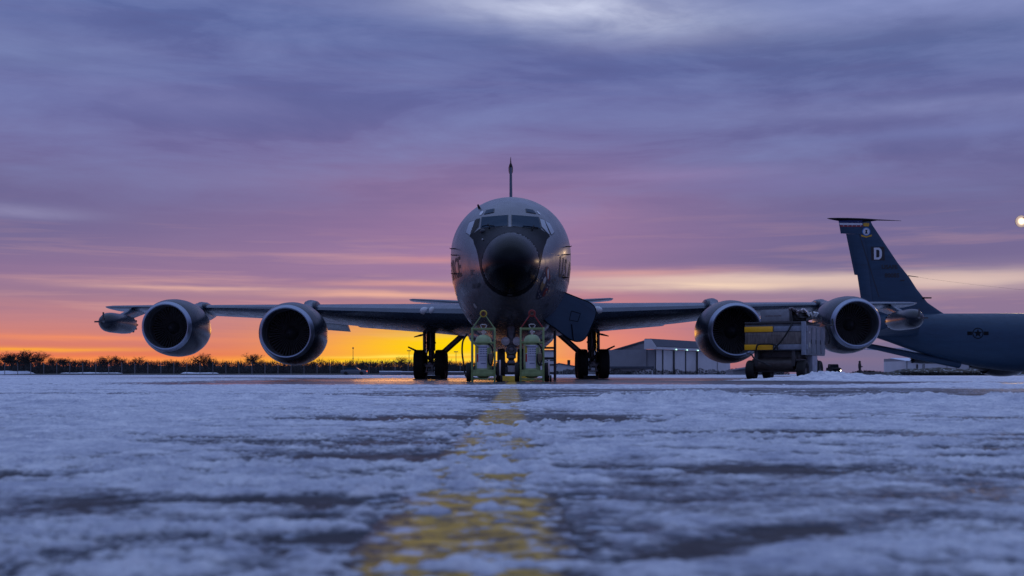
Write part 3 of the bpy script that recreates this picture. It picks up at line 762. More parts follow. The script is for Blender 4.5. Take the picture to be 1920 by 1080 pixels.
    put('tow_fitting', join(tube([(-.12, 4.0, .42), (.12, 4.0, .42)], .03, 8), box(-.10, .10, 3.95, 4.0, .25, .42, .01)), RIM, ng)
    for s_ in (-1, 1):
        put('nose_gear_door', box(min(s_*.52, s_*.55), max(s_*.52, s_*.55), 3.7, 5.4, 1.02, 1.62, .008), WING, ng)
    # blade and probe antennas
    if first:
        for px, py, s_, L in ((848,466,-1,.22),(868,478,-1,.22),(848,513,-1,.2),(1066,463,1,.22),(1052,478,1,.28),(1044,521,1,.2)):
            y_ = 4.1 if px in (848, 1066) else 3.9
            z_ = CAMZ+(701-py)*(30+y_)/F
            zc_, H_ = smooth_i(y_, FY, FZ), smooth_i(y_, FY, FH)
            zz_ = min(.99, abs(z_-zc_)/(smooth_i(y_, FY, FT)-zc_ if z_ > zc_ else zc_-smooth_i(y_, FY, FB)))
            x_ = H_*(1-zz_**2.3)**(1/2.3)
            put('probe', join(tube([(s_*(x_-.03), y_, z_), (s_*(x_+.13), y_-.03, z_), (s_*(x_+.15), y_-.2, z_)], [.018, .014, .008], 8)), MATTE, root)
    put('anti_collision_light', ellipsoid((0, 12, 1.08), .09, .13, .07, 14, 8), mat('red_lens', (.25,.01,.01), .2), root)
    return root, fus, rad, fin, rud

plane, fusA, radA, finA, rudA = tanker('tanker_aircraft', (.0, 30, 0), (0, R(-.0), 0), 'large four-engined grey tanker aircraft parked nose-on behind the two green extinguishers', True)
plane.rotation_euler = (0, R(.26)*-1, 0)
plane.location = (-.02, 30, 0)
plane2, fusB, radB, finB, rudB = tanker('tanker_aircraft', (64.2, 92.2, -1.02), (0, 0, R(102)), 'second grey tanker seen side-on at the right edge, large D on its tail', False)

# ---- nose details laid onto the skin
bvA = bvh_of(fusA, radA)
bvF = bvh_of(fusA)
def z6(*pts): return [(840+x/5.4, 360+y/5.4) for x, y in pts]
def dec(name, poly, m, off, step=2.0, parent=plane, bv=bvF):
    v, f = poly_grid(poly, step); return cast_px(v, f, bv, off, name, m, parent)
def smoothpoly(pts, n=4):
    P_ = pts+pts[:3]; out = []
    for i in range(len(pts)):
        a, b_, c, d = [np.array(P_[(i+k) % len(pts)]) for k in range(4)]
        for k in range(n):
            u = k/n; out.append(tuple(.5*((2*b_)+(c-a)*u+(2*a-5*b_+4*c-d)*u*u+(3*b_-a-3*c+d)*u**3)))
    return out
ag = z6((222,452),(270,410),(318,376),(400,366),(500,360),(625,352),(750,358),(860,366),(942,378),(990,410),(1032,450),(1000,484),(972,520),(955,560),(942,610),(930,680),(915,750),(900,820),(880,880),(850,935),(810,980),(770,1010),(720,1034),(670,1045),(625,1048),(570,1040),(520,1022),(470,992),(425,950),(390,905),(362,850),(342,780),(330,700),(318,630),(304,575),(286,530),(256,485))
ag = [(958+(x_-958)*(1.055 if y_ > 450 else 1.0), y_+(2.5 if y_ > 520 else 0)) for x_, y_ in ag]
dec('antiglare_panel', ag, MATTE, .006, 3)
def inset(poly, k):
    cx = sum(p[0] for p in poly)/len(poly); cy = sum(p[1] for p in poly)/len(poly)
    out = []
    for p in poly:
        d = math.hypot(p[0]-cx, p[1]-cy); out.append((p[0]-(p[0]-cx)/d*k, p[1]-(p[1]-cy)/d*k))
    return out
FRM = mat('window_frame', (.03, .035, .04), .45)
PALE = mat('frame_grey', (.14, .15, .165), .4)
for poly, gm in ((z6((345,258),(606,236),(606,345),(332,366)), GLASS), (z6((646,236),(915,256),(940,372),(646,350)), GLASS),
                 (z6((285,280),(322,272),(306,352),(222,452),(236,390)), DARK), (z6((216,312),(276,288),(228,442),(184,414)), GLASSB),  # black fill of the open sliding window stands for the unlit cockpit
                 (z6((926,272),(972,284),(1028,438),(1008,420),(944,352)), GLASSB), (z6((978,292),(1026,318),(1074,410),(1044,436)), GLASSB),
                 (z6((394,186),(466,172),(462,208),(366,228)), GLASS), (z6((788,172),(856,184),(892,222),(796,206)), GLASS)):
    fr_ = dec('window_frame', inset(poly, -1.1), FRM, .010, 2)
    wn = dec('cockpit_window', inset(poly, .35), gm, .016, 2)
    if fr_ and wn: fr_.parent = wn
for poly in (z6((318,232),(330,206),(356,192),(360,208),(336,236)), z6((894,196),(906,196),(930,218),(936,234),(916,224))):
    dec('eyebrow_spot', poly, LENS, .012, 2)  # pale spots by the eyebrow windows, sharing the lens material
for (x0, y0, x1, y1) in ((350,347,474,352), (770,352,918,362)):
    a = cast_px([(840+x0/5.4, 360+y0/5.4), (840+x1/5.4, 360+y1/5.4)], [(0, 1, 1)], bvF, .03, 'x', DARK, plane) if False else None
def on_skin(px, py, off, bv=bvF):
    d = (P(px, py, 1)-EYE).normalized(); h = bv.ray_cast(EYE, d)
    return WM(plane).inverted() @ (h[0]-d*off)
for pts in (((904,424.5),(912,422.5),(920,423),(927,424)), ((981,424),(990,424.5),(1000,426),(1009,427))):
    put('windscreen_wiper', tube([on_skin(px, py, .05) for px, py in pts], .016, 6), MATTE, plane)
put('windscreen_wiper', tube([on_skin(915, 420.5, .06), on_skin(918, 424, .05), on_skin(917, 428, .04)], .02, 6), MATTE, plane)
put('windscreen_wiper', tube([on_skin(1001, 423.5, .06), on_skin(999, 427, .05), on_skin(998, 431, .04)], .02, 6), MATTE, plane)
q_ = on_skin(899, 391, 0); put('probe', tube([q_, q_+Vector((-.05, 0, .12))], [.04, .025], 8), MATTE, plane)
put('drain_mast', tube([on_skin(905, 449, 0), on_skin(905, 449, .12)], [.03, .015], 8), RIM, plane)
put('sensor_dome', ellipsoid(tuple(on_skin(906, 434, -.02)), .09, .06, .07), NAC, plane)
dec('radome_latch', z6((604,1036),(650,1036),(650,1042),(604,1042)), RIM, .012, 2)
# centre joint on the crown
# lettering
def side_text(s, h, y0, z0, side, rev, name, m, bold=.0, sx=1., bv=None, par=plane, off=.008):
    v, f, wd = text2d(s, h, bold, sx)
    vv = [((y0+x if not rev else y0+wd-x), z0+y) for x, y in v]
    return cast_side(vv, f, bv or bvF, side, off, name, m, par)
MARKD = MARK
# the side seen at the right of the picture reads aft from the nose, the other side reads towards the nose
side_text('U.S. AIR FORCE', .58, 3.25, 3.02, 1, False, 'stencil_lettering', MARK, .012, .86)
v_, f_, wd_ = text2d('U.S. AIR FORCE', .58, .012, .86)
cast_side([(3.42+wd_-x, 3.06+y) for x, y in v_], f_, bvF, -1, .008, 'stencil_lettering', MARK, plane)
for (x0, y0, x1, y1) in ((882.5,504,890,516),):
    v_, f_, wd_ = text2d('EC', 10, .5, .42, 3)
    cast_px([(x0+x, y1-y) for x, y in v_], f_, bvF, .008, 'stencil_lettering', MARKG, plane)
v_, f_, wd_ = text2d('100 ARW', 9, .5, .30, 3)
cast_px([(886+x, 541-y-x*.12) for x, y in v_], f_, bvF, .008, 'stencil_lettering', MARKG, plane)
# nose art: flag-like badge, navy with white stars and red and white stripes, a tan patch in the middle
NAVY = mat('art_navy', (.010,.014,.05), .5); ARED = mat('art_red', (.20,.02,.02), .5); AWH = mat('art_white', (.5,.5,.5), .5); ATAN = mat('art_tan', (.26,.17,.07), .5)
art = smoothpoly(z6((890,1072),(905,1010),(930,930),(950,850),(975,790),(1000,752),(1024,775),(1034,840),(1036,910),(1018,985),(985,1040),(945,1078),(910,1086)), 3)
na = dec('nose_art', art, NAVY, .007, 2)
dec('nose_art_stripe', z6((985,790),(1004,760),(1026,800),(1032,870),(1012,900),(992,850)), ARED, .011, 1.5)
dec('nose_art_stripe', z6((1000,800),(1010,770),(1018,800),(1014,880),(1004,880)), AWH, .014, 1.5)
dec('nose_art_stripe', z6((965,1010),(1000,960),(1012,985),(970,1055),(952,1050)), ARED, .011, 1.5)
dec('nose_art_stripe', z6((962,880),(985,850),(992,880),(975,930),(960,920)), AWH, .014, 1.5)
dec('nose_art_patch', smoothpoly(z6((932,960),(945,915),(965,900),(982,915),(975,950),(958,975),(948,1005),(938,990)), 2), ATAN, .012, 1.5)
for x_, y_ in ((910,1060),(922,1030),(915,1000),(934,1050),(958,1070),(940,1075),(1000,965),(1018,940),(990,1010),(1005,930),(948,870),(970,820)):
    dec('nose_art_star', [(840+(x_+(7 if k % 2 else 3)*cos(k*pi/5))/5.4, 360+(y_+(9 if k % 2 else 4)*sin(k*pi/5))/5.4) for k in range(10)], AWH, .015, 1)
for poly in (z6((1030,636),(1120,634),(1122,638),(1030,640)),):
    pass
dec('access_marking', [(1034.5,525),(1042,522),(1042,526),(1035,529)], MARKG, .008, 2)
for p_ in (((887,569),(890,568.5),(895,575),(894,578),(890,576)), ((937,577),(939,577),(939,579),(937,579)), ((1021,573),(1028,567),(1029,571),(1023,577)), ((881,590),(884,590),(884,593),(881,593))):
    dec('service_panel', list(p_), AWH if p_[0][0] < 940 and p_[0][1] < 580 else MARKG, .008, 1.5)

# hanging access door, hinged on the lower left cheek
Minv = WM(plane).inverted()
outl = smoothpoly([(1043.7,542.5),(1060,549),(1085,559),(1103,566),(1114,574),(1118,586),(1114,600),(1108,614),(1101,629),(1093,638),(1083,640.5),(1072,638),(1058,629),(1040,615),(1017.5,597.5),(1026,577)], 2)
def doorY(px): return 34.75+(px-1017)*.0095
dv0 = [Minv @ P(px, py, doorY(px)) for px, py in outl]; nrm = (dv0[8]-dv0[0]).cross(dv0[20]-dv0[0]).normalized()
if (WM(plane).to_3x3() @ nrm).y < 0: nrm = -nrm
n_ = len(dv0); cen = sum(dv0, Vector())/n_
inr = [cen+(p-cen)*.95 for p in dv0]
V = [p+nrm*.05 for p in dv0]+[p for p in dv0]+[p-nrm*.012 for p in inr]
Fc = [tuple(range(n_))]+[(i, (i+1)%n_, n_+(i+1)%n_, n_+i) for i in range(n_)]+[(n_+i, n_+(i+1)%n_, 2*n_+(i+1)%n_, 2*n_+i) for i in range(n_)]+[tuple(2*n_+i for i in range(n_))]
door = put('access_door', (V, Fc), TAILG, plane, ang=20)
def dpt(px, py, o=.03): return (Minv @ P(px, py, doorY(px)))-nrm*o
put('door_recess', tube([dpt(x_, y_, .012) for x_, y_ in ((1071,583),(1088,588),(1083,603),(1067,600),(1071,583))], .012, 6), MATTE, door)
put('door_rod', tube([dpt(1071,608), dpt(1074.5,640)], .014, 6), MATTE, door)
put('door_edge_seal', tube([dpt(x_, y_, .0) for x_, y_ in outl+outl[:1]], .018, 6), MATTE, door)
put('door_hinge', tube([Minv @ P(1043, 541, 34.9), Minv @ P(1018, 597, 34.7)], .035, 8), MATTE, door)

# ---- tail markings of the second aircraft
bvT = bvh_of(finB, rudB, *[o for o in plane2.children if o.name.startswith(('rudder', 'fin'))])
def z5(*pts): return [(1540+x/6, 390+y/6) for x, y in pts]
def tdec(name, poly, m, off, step=2.5, parent=plane2): return dec(name, poly, m, off, step, parent, bvT)
LV0 = mat('joint_dark', (.008,.014,.024), .6); BLU = mat('band_blue', (.012,.02,.11), .5); WHT = mat('band_white', (.55,.57,.62), .5); RED = mat('band_red', (.22,.02,.03), .5); GLD = mat('crest_gold', (.50,.27,.02), .5)
CBL = mat('crest_blue', (.06,.18,.42), .5)
tb = tdec('tail_band', z5((192,140),(460,140),(460,168),(200,166)), BLU, .010)
tdec('tail_band', z5((200,168),(460,170),(462,192),(206,190)), WHT, .010)
tdec('tail_band', z5((208,193),(462,194),(466,212),(214,212)), RED, .010)
for k in range(5):
    for x_, y_, m_ in ((222+k*48, 158, WHT), (250+k*48, 200, WHT)):
        if x_ < 450: tdec('tail_star', [(1540+(x_+(7 if q % 2 else 3)*cos(q*pi/5))/6, 390+(y_+(8 if q % 2 else 3)*sin(q*pi/5))/6) for q in range(10)], m_, .014, 1)
cir = lambda x, y, rx, ry, n=24: z5(*[(x+rx*cos(2*pi*k/n), y+ry*sin(2*pi*k/n)) for k in range(n)])
tdec('crest', cir(505, 265, 46, 48), CBL, .010)
tdec('crest', cir(505, 265, 36, 38), WHT, .014)
tdec('crest', z5((490,246),(520,246),(512,262),(520,288),(490,290),(498,262)), MARK, .018, 1.5)
tdec('crest_crown', z5((470,176),(482,165),(492,176),(504,162),(516,176),(528,165),(540,178),(534,206),(476,206)), GLD, .010)
tdec('crest_ribbon', z5((442,300),(470,306),(506,318),(542,306),(570,300),(562,320),(534,326),(506,334),(474,326),(452,322)), GLD, .018)
tdec('tail_code_panel', z5((558,436),(708,436),(714,590),(562,590)), MARK, .010)
def tletters(s, x0, y1, h, m, off, bold=0., sx=1., wtarget=None):
    v, f, wd = text2d(s, h, bold, sx, 3); k = (wtarget/wd) if wtarget else 1
    return cast_px([(x0+x*k, y1-y) for x, y in v], f, bvT, off, 'stencil_lettering', m, plane2)
Dp = z5((590,446),(648,446),(672,464),(680,490),(680,536),(672,562),(648,580),(592,580))
tdec('tail_letter', Dp, WHT, .016); tdec('tail_letter', z5((616,470),(640,470),(652,484),(652,544),(640,556),(617,556)), MARK, .021)
tletters('USAFE', 1540+678/6, 390+684/6, 7.2, MARK, .010, .35, 1, 30.0)
tletters('80085', 1540+710/6, 390+780/6, 7.6, MARK, .010, .35, 1, 28.0)
tdec('tail_marking', z5((886,808),(936,808),(936,822),(886,822)), MARK, .010)
tdec('rudder_gap', z5((420,285),(427,285),(652,1000),(644,1000)), MARK, .008)
tdec('panel_joint', z5((392,640),(548,640),(549,643),(393,643)), LV0, .007)
# low-visibility national insignia
bvB = bvh_of(fusB)
def bdec(name, poly, m, off): return dec(name, poly, m, off, 2.5, plane2, bvB)
cx_, cy_ = 1833.5, 625.0
LV = mat('low_vis_mark', (.003,.004,.006), .7, spec=.15)
rg_ = [(cx_+10.5*cos(a), cy_+10.5*sin(a)) for a in [2*pi*k/28 for k in range(28)]]
bdec('insignia', rg_, LV, .008)
bdec('insignia', [(cx_+8.7*cos(a), cy_+8.7*sin(a)) for a in [2*pi*k/28 for k in range(28)]], TAILG, .012)
bdec('insignia', [(cx_+(8.6 if k % 2 == 0 else 3.5)*cos(-pi/2+k*pi/5), cy_+(8.6 if k % 2 == 0 else 3.5)*sin(-pi/2+k*pi/5)) for k in range(10)], LV, .016)
for s_ in (-1, 1): bdec('insignia', [(cx_+s_*11, cy_-3.4), (cx_+s_*20, cy_-3.4), (cx_+s_*20, cy_+3.4), (cx_+s_*11, cy_+3.4)], LV, .008)
# antenna wire from fin probe forward
M2 = WM(plane2).inverted()
put('antenna_probe', tube([M2 @ P(1703, 517, 85.2), M2 @ P(1722, 519.5, 85.6)], [.035, .02], 6), MATTE, plane2)
put('antenna_wire', tube([M2 @ P(1722, 519.5, 85.6), M2 @ P(1745, 523.5, 86), M2 @ P(1830, 534, 88), M2 @ P(1940, 546, 90.)], .005, 5), MATTE, plane2)
put('antenna_probe', tube([M2 @ P(1730, 558.5, 84.9), M2 @ P(1746, 558.5, 85.4)], [.06, .05], 6), MATTE, plane2)

# power cable hanging to the ground
tag(put('power_cable', tube(curve([P(876, 626, 36.6), P(868, 640, 36.5), P(866.5, 660, 36.4), P(869, 680, 36.2), P(872, 700, 36.0), P(880, 707.5, 35.8), (-.6, 36.5, .03), (.2, 37.5, .03)]), .028, 8), RUB),
    'black power cable hanging from the belly to the apron left of the left extinguisher', 'cable')
# ------------------------------------------------------------------ wheeled extinguishers
LIME = mat('lime_paint', (.21,.30,.12), .42, noise=.22, nscale=9, rvar=.08)
LIMEY = mat('lime_tank', (.30,.40,.20), .38, noise=.16, nscale=6, rvar=.08)
LAB = mat('label_white', (.55,.58,.68), .5, noise=.08, nscale=30)
LABB = mat('label_blue', (.045,.06,.16), .5)
LABR = mat('label_red', (.45,.03,.03), .5)
YEL = mat('label_yellow', (.55,.42,.04), .5)
REDP = mat('red_paint', (.26,.02,.02), .45, noise=.25, nscale=12)
CHROME = mat('valve_metal', (.5,.5,.5), .3, metal=.7)
def extinguisher(px, Y, ring_m, label):
    x0 = (px-960)*Y/F
    r = empty('wheeled_extinguisher', (x0, Y, 0), 0, label, 'fire extinguisher', 'wheeled extinguishers in front of the nose')
    w_, d_, h_ = .285, .22, 1.36
    posts = [box(sx*w_-.022, sx*w_+.022, sy*d_-.018, sy*d_+.018, .0, h_, .005) for sx in (-1, 1) for sy in (-1, 1)]
    rails = []
    for z_ in (.28, .985, h_-.03):
        for sy in (-1, 1): rails.append(box(-w_+.022, w_-.022, sy*d_-.012, sy*d_+.012, z_-.022, z_+.022, .004))
        for sx in (-1, 1): rails.append(box(sx*w_-.012, sx*w_+.012, -d_+.018, d_-.018, z_-.02, z_+.02, .004))
    rails.append(box(-w_+.022, w_-.022, -d_-.014, -d_+.014, .14, .26, .006))
    rails.append(box(-w_, w_, -.2, .2, .05, .09, .005))
    put('frame', join(*posts, *rails), LIME, r, ang=30)
    prof = [(.09,.02),(.10,.11),(.14,.175),(.20,.205),(.28,.212),(.98,.212),(1.07,.200),(1.14,.16),(1.18,.09),(1.19,.03)]
    tk = put('tank', lathe(prof, 48, 'Z'), LIMEY, r)
    def wrap(a0, a1, z0, z1, mt, nm, off=.0025, rr=.212):
        n = max(2, int(abs(a1-a0)*18)); V = []; Fc = []
        for i in range(n+1):
            a = -pi/2+a0+(a1-a0)*i/n
            for zq in (z0, z1): V.append(((rr+off)*cos(a), (rr+off)*sin(a), zq))
        for i in range(n): Fc.append((2*i, 2*i+2, 2*i+3, 2*i+1))
        return put(nm, (V, Fc), mt, tk, ang=180)
    wrap(-.85, .80, .34, .92, LAB, 'label')
    wrap(-.80, .45, .86, .885, LABB, 'label_print', .005)
    rr_ = random.Random(int(px))
    for i in range(5):
        for j in range(3):
            a = -.42+i*.19; z_ = .80-j*.055
            wrap(a, a+.09+.04*rr_.random(), z_, z_+.028, LABB, 'label_print', .005)
    wrap(-.48, .45, .635, .652, LABB, 'label_print', .005)
    for j in range(4): wrap(-.45, .2+.2*rr_.random(), .60-j*.024, .607-j*.024, mat('label_grey', (.22,.24,.30), .5), 'label_print', .005)
    wrap(-.30, .30, .455, .475, LABB, 'label_print', .005); wrap(-.30, .30, .425, .428, LABB, 'label_print', .005)
    for k in range(4): wrap(-.30+k*.16, -.22+k*.16, .36, .41, LAB, 'label_print', .006)
    wrap(-.85, -.62, .50, .70, LABR, 'label_warning', .006)
    wrap(.45, .80, .34, .86, LIMEY, 'label_print', .006)
    wrap(-.95, -.60, .72, .90, YEL, 'label_print', .004)
    wrap(-1.5, 1.5, .965, 1.01, LIME, 'band', .008)
    wrap(-1.5, 1.5, .24, .30, LIME, 'band', .008)
    v = put('valve', join(tube([(0, 0, 1.18), (0, 0, 1.32)], .035, 12), tube([(0,0,1.30),(-.06,0,1.38),(-.075,0,1.43),(-.03,0,1.45),(.05,0,1.445),(.085,0,1.42),(.06,0,1.37),(0,0,1.30)], .013, 8), tube([(-.05,0,1.25),(.07,0,1.25)], .02, 8)), CHROME, r)
    # tow bar with ring
    put('tow_handle', join(tube([(-w_-.0, 0, h_-.02), (-.055, -.03, 1.665)], .016, 8), tube([(w_+.0, 0, h_-.02), (.055, -.03, 1.665)], .016, 8)), ring_m, r)
    put('tow_ring', ring_torus((0, -.03, 1.72), .075, .017, 30, 10), ring_m if ring_m is not LIME else YEL, r)
    put('tow_eye', ring_torus((0, -.04, 1.715), .045, .017, 24, 8), mat('rust_red', (.12,.03,.02), .6), r)
    put('hose', tube(curve([(.10, -.17, 1.0), (.22, -.20, .85), (.24, -.22, .62), (.20, -.24, .42), (.13, -.23, .52), (.14, -.22, .70)]), .022, 8), RUB, r)
    put('nozzle', lathe([(0,.02),(.06,.05),(.20,.055),(.24,.02)], 14, 'Z', (.19, -.26, .50)), mat('nozzle_tan', (.16,.13,.09), .6), r)
    for sx in (-1, 1): wheel(r, sx*.375, .06, .245, .245, .12)
    ct = put('caster', join(box(.40, .44, -.20, -.16, .16, .55, .005), tube([(.36, -.18, .52), (.30, -.18, .52)], .014, 6)), CHROME, r)
    wheel(ct, .46, -.2, .085, .085, .05)
    return r
extinguisher(906.5, 29.0, LIME, 'left green wheeled extinguisher, its tow handle and ring painted yellow-green')
extinguisher(997.5, 28.8, REDP, 'right green wheeled extinguisher, its tow handle and ring painted red')

# chock in front of the nose wheels
ck = join(*[xf(([(x_, y_, z_) for x_ in (-.46, .46) for y_, z_ in ((-.11, 0), (.11, 0), (.075, .13), (-.03, .14), (-.075, .10))], [(0,1,2,3,4)[::-1], (5,6,7,8,9)]+[(i, (i+1)%5, 5+(i+1)%5, 5+i) for i in range(5)]), Matrix.Translation((.17, 33.35, 0)))])
tag(put('wheel_chock', ck, mat('chock_yellow', (.55,.36,.02), .5, noise=.35, nscale=9), smooth=False), 'yellow chock lying against the nose wheels between the extinguishers', 'chock')
for sx, lb in ((-1, 'dark rubber chock at the main wheels left of the nose'), (1, 'dark rubber chock at the main wheels right of the nose')):
    ck = join(*[xf(([(x_, y_, z_) for x_ in (-.30, .30) for y_, z_ in ((-.12, 0), (.12, 0), (.04, .14), (-.04, .14))], [(0,1,2,3)[::-1], (4,5,6,7)]+[(i, (i+1)%4, 4+(i+1)%4, 4+i) for i in range(4)]), Matrix.Translation((sx*3.2, 46.5, 0)))])
    tag(put('wheel_chock', ck, RUB, smooth=False), lb, 'chock', 'chocks at the main wheels')

# maintenance stand behind the right extinguisher
STEELD = mat('dark_steel', (.05,.05,.055), .5, noise=.3, nscale=8)
mst = empty('maintenance_stand', P(1029, 701, 37.5)*1, 0, 'dark metal frame of a work stand behind the right extinguisher', 'work stand'); mst.location.z = 0
put('frame', join(*[tube([(x_, y_, .0), (x_, y_, 1.62)], .03, 8) for x_ in (-.55, .2) for y_ in (-.4, .4)],
    *[tube([(-.55, y_, z_), (.2, y_, z_)], .025, 8) for y_ in (-.4, .4) for z_ in (.22, .70, 1.05)], *[tube([(x_, -.4, z_), (x_, .4, z_)], .025, 8) for x_ in (-.55, .2) for z_ in (.22, .7, 1.05)]), STEELD, mst)
put('step', box(-.55, .2, -.38, .38, .715, .74), STEELD, mst); put('step', box(-.55, .2, -.38, .38, .235, .26), STEELD, mst)

# ------------------------------------------------------------------ start cart
CG = mat('cart_grey', (.11,.13,.16), .5, noise=.3, nscale=4, rvar=.1, bump=.15, bscale=6)
CGL = mat('cart_pale', (.22,.235,.26), .5, noise=.2, nscale=5)
CSTR = mat('cart_stripe', (.22,.25,.31), .45, noise=.2, nscale=7)
CYEL = mat('cart_yellow', (.95,.47,.012), .35, noise=.08, nscale=6)
WEA = mat('weathered_panel', (.15,.13,.12), .6, noise=.55, nscale=5, stretch=(3,1,.5), bump=.2, bscale=14)
cart = empty('start_cart', (8.68, 38.1, 0), -R(29), 'boxy grey ground start cart with yellow stripes parked in front of the right inner engine', 'ground cart')
zc = lambda py, Y=38.: CAMZ+(701-py)*Y/F
hw = .98
bd = put('body', box(-hw, hw-.02, .04, 2.3, .98, 1.86, .02), CG, cart)
for z0, z1 in ((1.60, 1.78), (1.00, 1.18)):
    put('yellow_stripe', box(-hw+.0, -.02, -.006, .05, z0, z1, .004), CYEL, bd)
    put('grey_stripe', box(.03, hw+.16, .0, .05, z0+.01, z1-.005, .004), CSTR, bd)
put('weathered_panel', box(-hw+.01, hw-.05, .015, .05, 1.19, 1.59, .003), WEA, bd)
put('louvre', join(*[box(-hw+.05, -.45, .005, .02, 1.24+.05*k, 1.262+.05*k) for k in range(6)]), WEA, bd)
put('louvre', join(*[box(-.2, .3, .005, .02, 1.24+.05*k, 1.262+.05*k) for k in range(6)]), WEA, bd)
put('top_rail', box(-hw, hw, -.01, 2.35, 1.86, 1.93, .01), mat('rail_dark', (.035,.035,.04), .5), bd)
put('roof_box', box(-.47, .50, .15, 1.5, 1.93, 2.33, .012), CGL, cart)
put('roof_box_edge', join(box(-.485, .515, .14, .16, 1.925, 1.95), box(.50, .58, .15, 1.4, 1.93, 2.32, .01)), STEELD, cart)
v_, f_, wd_ = text2d('UNITED STATES', .045, .001, 1)
put('stencil_lettering', ([(-.32+x*.55/wd_, .147, 2.11+y) for x, y in v_], [q for q in f_]), mat('faded_red', (.10,.05,.05), .6), cart, smooth=False)
put('stack_pipe', tube([(-.50, .3, 1.93), (-.50, .3, 2.30)], .02, 8), STEELD, cart)
# side cabinet on the right flank
sc_ = put('side_cabinet', box(hw+.0, hw+.10, -.03, 2.55, .82, 1.80, .015), CG, cart)
put('side_front', box(hw-.02, hw+.12, -.10, -.03, .82, 1.92, .01), CSTR, sc_)
for k in range(4):
    put('cabinet_door', box(hw+.10, hw+.115, .12+.62*k, .12+.62*k+.56, .88, 1.74, .006), CG, sc_)
    put('latch', box(hw+.115, hw+.14, .62+.62*k, .65+.62*k, 1.2, 1.34, .004), STEELD, sc_)
put('placard', box(hw+.116, hw+.122, .35, .50, 1.08, 1.24), mat('placard', (.35,.36,.30), .6), sc_)
put('placard', box(hw+.116, hw+.122, .38, .46, 1.54, 1.60), AWH, sc_)
put('lower_leg', box(hw-.1, hw+.08, .95, 1.6, .20, .82, .01), CSTR, cart)
# chassis, air tank, wheels, draw bar
put('chassis', join(box(-hw+.2, hw-.1, .2, 2.4, .62, .70, .01), box(-hw+.3, -hw+.42, .1, 2.5, .45, .98, .01), box(hw-.40, hw-.28, .1, 2.5, .45, .98, .01), box(-.55, .75, .35, 2.1, .70, .97, .01)), STEELD, cart)
put('air_tank', join(tube([(-.72, .35, .52), (-.68, .35, .52), (.62, .35, .52), (.66, .35, .52)], [.12, .235, .235, .12], 24)), mat('tank_brown', (.05,.042,.040), .45, noise=.4, nscale=6), cart)
put('front_axle', tube([(-.78, .30, .31), (.86, .30, .31)], .05, 8), STEELD, cart)
put('rear_axle', tube([(-.78, 2.2, .31), (.86, 2.2, .31)], .05, 8), STEELD, cart)
for x_ in (-.82, .90):
    for y_ in (.30, 2.20): wheel(cart, x_, y_, .33, .33, .30)
put('draw_bar', join(tube([(-.1, .1, .45), (-.55, -.35, .72), (-.62, -.40, .85)], .03, 8), tube([(-.62, -.42, .85), (-.78, -.42, .9)], .02, 8)), STEELD, cart)
hs = [[(.55,.3,2.25),(.62,.1,2.0),(.60,-.08,1.75),(.35,-.1,1.35),(.05,-.08,1.02),(-.1,0,.8)], [(-.60,.0,.9),(-.55,-.08,1.05),(-.48,-.1,1.17),(-.2,-.1,1.19),(.1,-.1,1.15),(.18,-.08,1.0)],
      [(.9,.4,2.1),(1.0,.6,1.92),(1.15,.9,1.9),(1.25,1.3,2.0),(1.2,1.5,2.12)], [(1.2,1.8,1.92),(1.3,2.2,1.88),(1.35,2.5,1.9),(1.3,2.7,2.1)], [(1.12,2.5,1.85),(1.25,2.55,1.5),(1.2,2.6,1.25)]]
for h in hs: put('hose', tube(curve(h), .028, 8), RUB, cart)
# heap of hoses and wrap lying on the roof
rr_ = random.Random(4)
for k in range(9):
    pts = [(.62+.5*rr_.random(), .15+1.1*rr_.random(), 1.97+.36*rr_.random()*(1-.5*abs(q-2)/2)) for q in range(5)]
    put('coiled_hose', tube(curve(pts), .035+.02*rr_.random(), 8), [RUB, STEELD, GRIM][k % 3], cart)
bmw = bmesh.new(); bmesh.ops.create_grid(bmw, x_segments=16, y_segments=12, size=.5)
for v in bmw.verts:
    x_, y_ = v.co.x, v.co.y
    v.co = Vector((.78+x_*.62, .55+y_*1.0, 2.30+.05*sin(9*x_+4*y_)+.05*cos(13*y_)-.30*max(0, x_)**1.3+.03*sin(31*x_)*cos(17*y_)))
bmw.verts.ensure_lookup_table(); vf = ([v.co[:] for v in bmw.verts], [[v.index for v in f.verts] for f in bmw.faces]); bmw.free()
sh = put('plastic_sheet', vf, mat('pale_wrap', (.48,.42,.44), .25, spec=.7), cart); so_ = sh.modifiers.new('thick', 'SOLIDIFY'); so_.thickness = .006
for k in range(7):
    a = rr_.random()*6; x_, y_ = .75+.55*rr_.random(), .15+.5*rr_.random()
    put('fitting', tube([(x_, y_, 2.1), (x_+.08*cos(a), y_+.08*sin(a), 2.22)], [.03, .05], 8), CHROME, cart)

# ------------------------------------------------------------------ background
WALLP = mat('cladding_pale', (.42,.43,.45), .6, noise=.08, nscale=.4)
WALLG = mat('cladding_grey', (.16,.17,.19), .65, noise=.12, nscale=.3)
ROOFD = mat('roof_dark', (.035,.045,.065), .6, noise=.15, nscale=.5)
TRIM = mat('trim_dark', (.012,.014,.018), .6)
SNOWR = mat('roof_snow', (.62,.67,.76), .8, noise=.06, nscale=.6)
LAMPG = mat('lamp_green_white', (.6,.9,.8), .4, emit=(.55,1,.8), estr=1.6)
def quad(*p): return list(p), [tuple(range(len(p)))]
def prism(front, back): return loft([front, back])
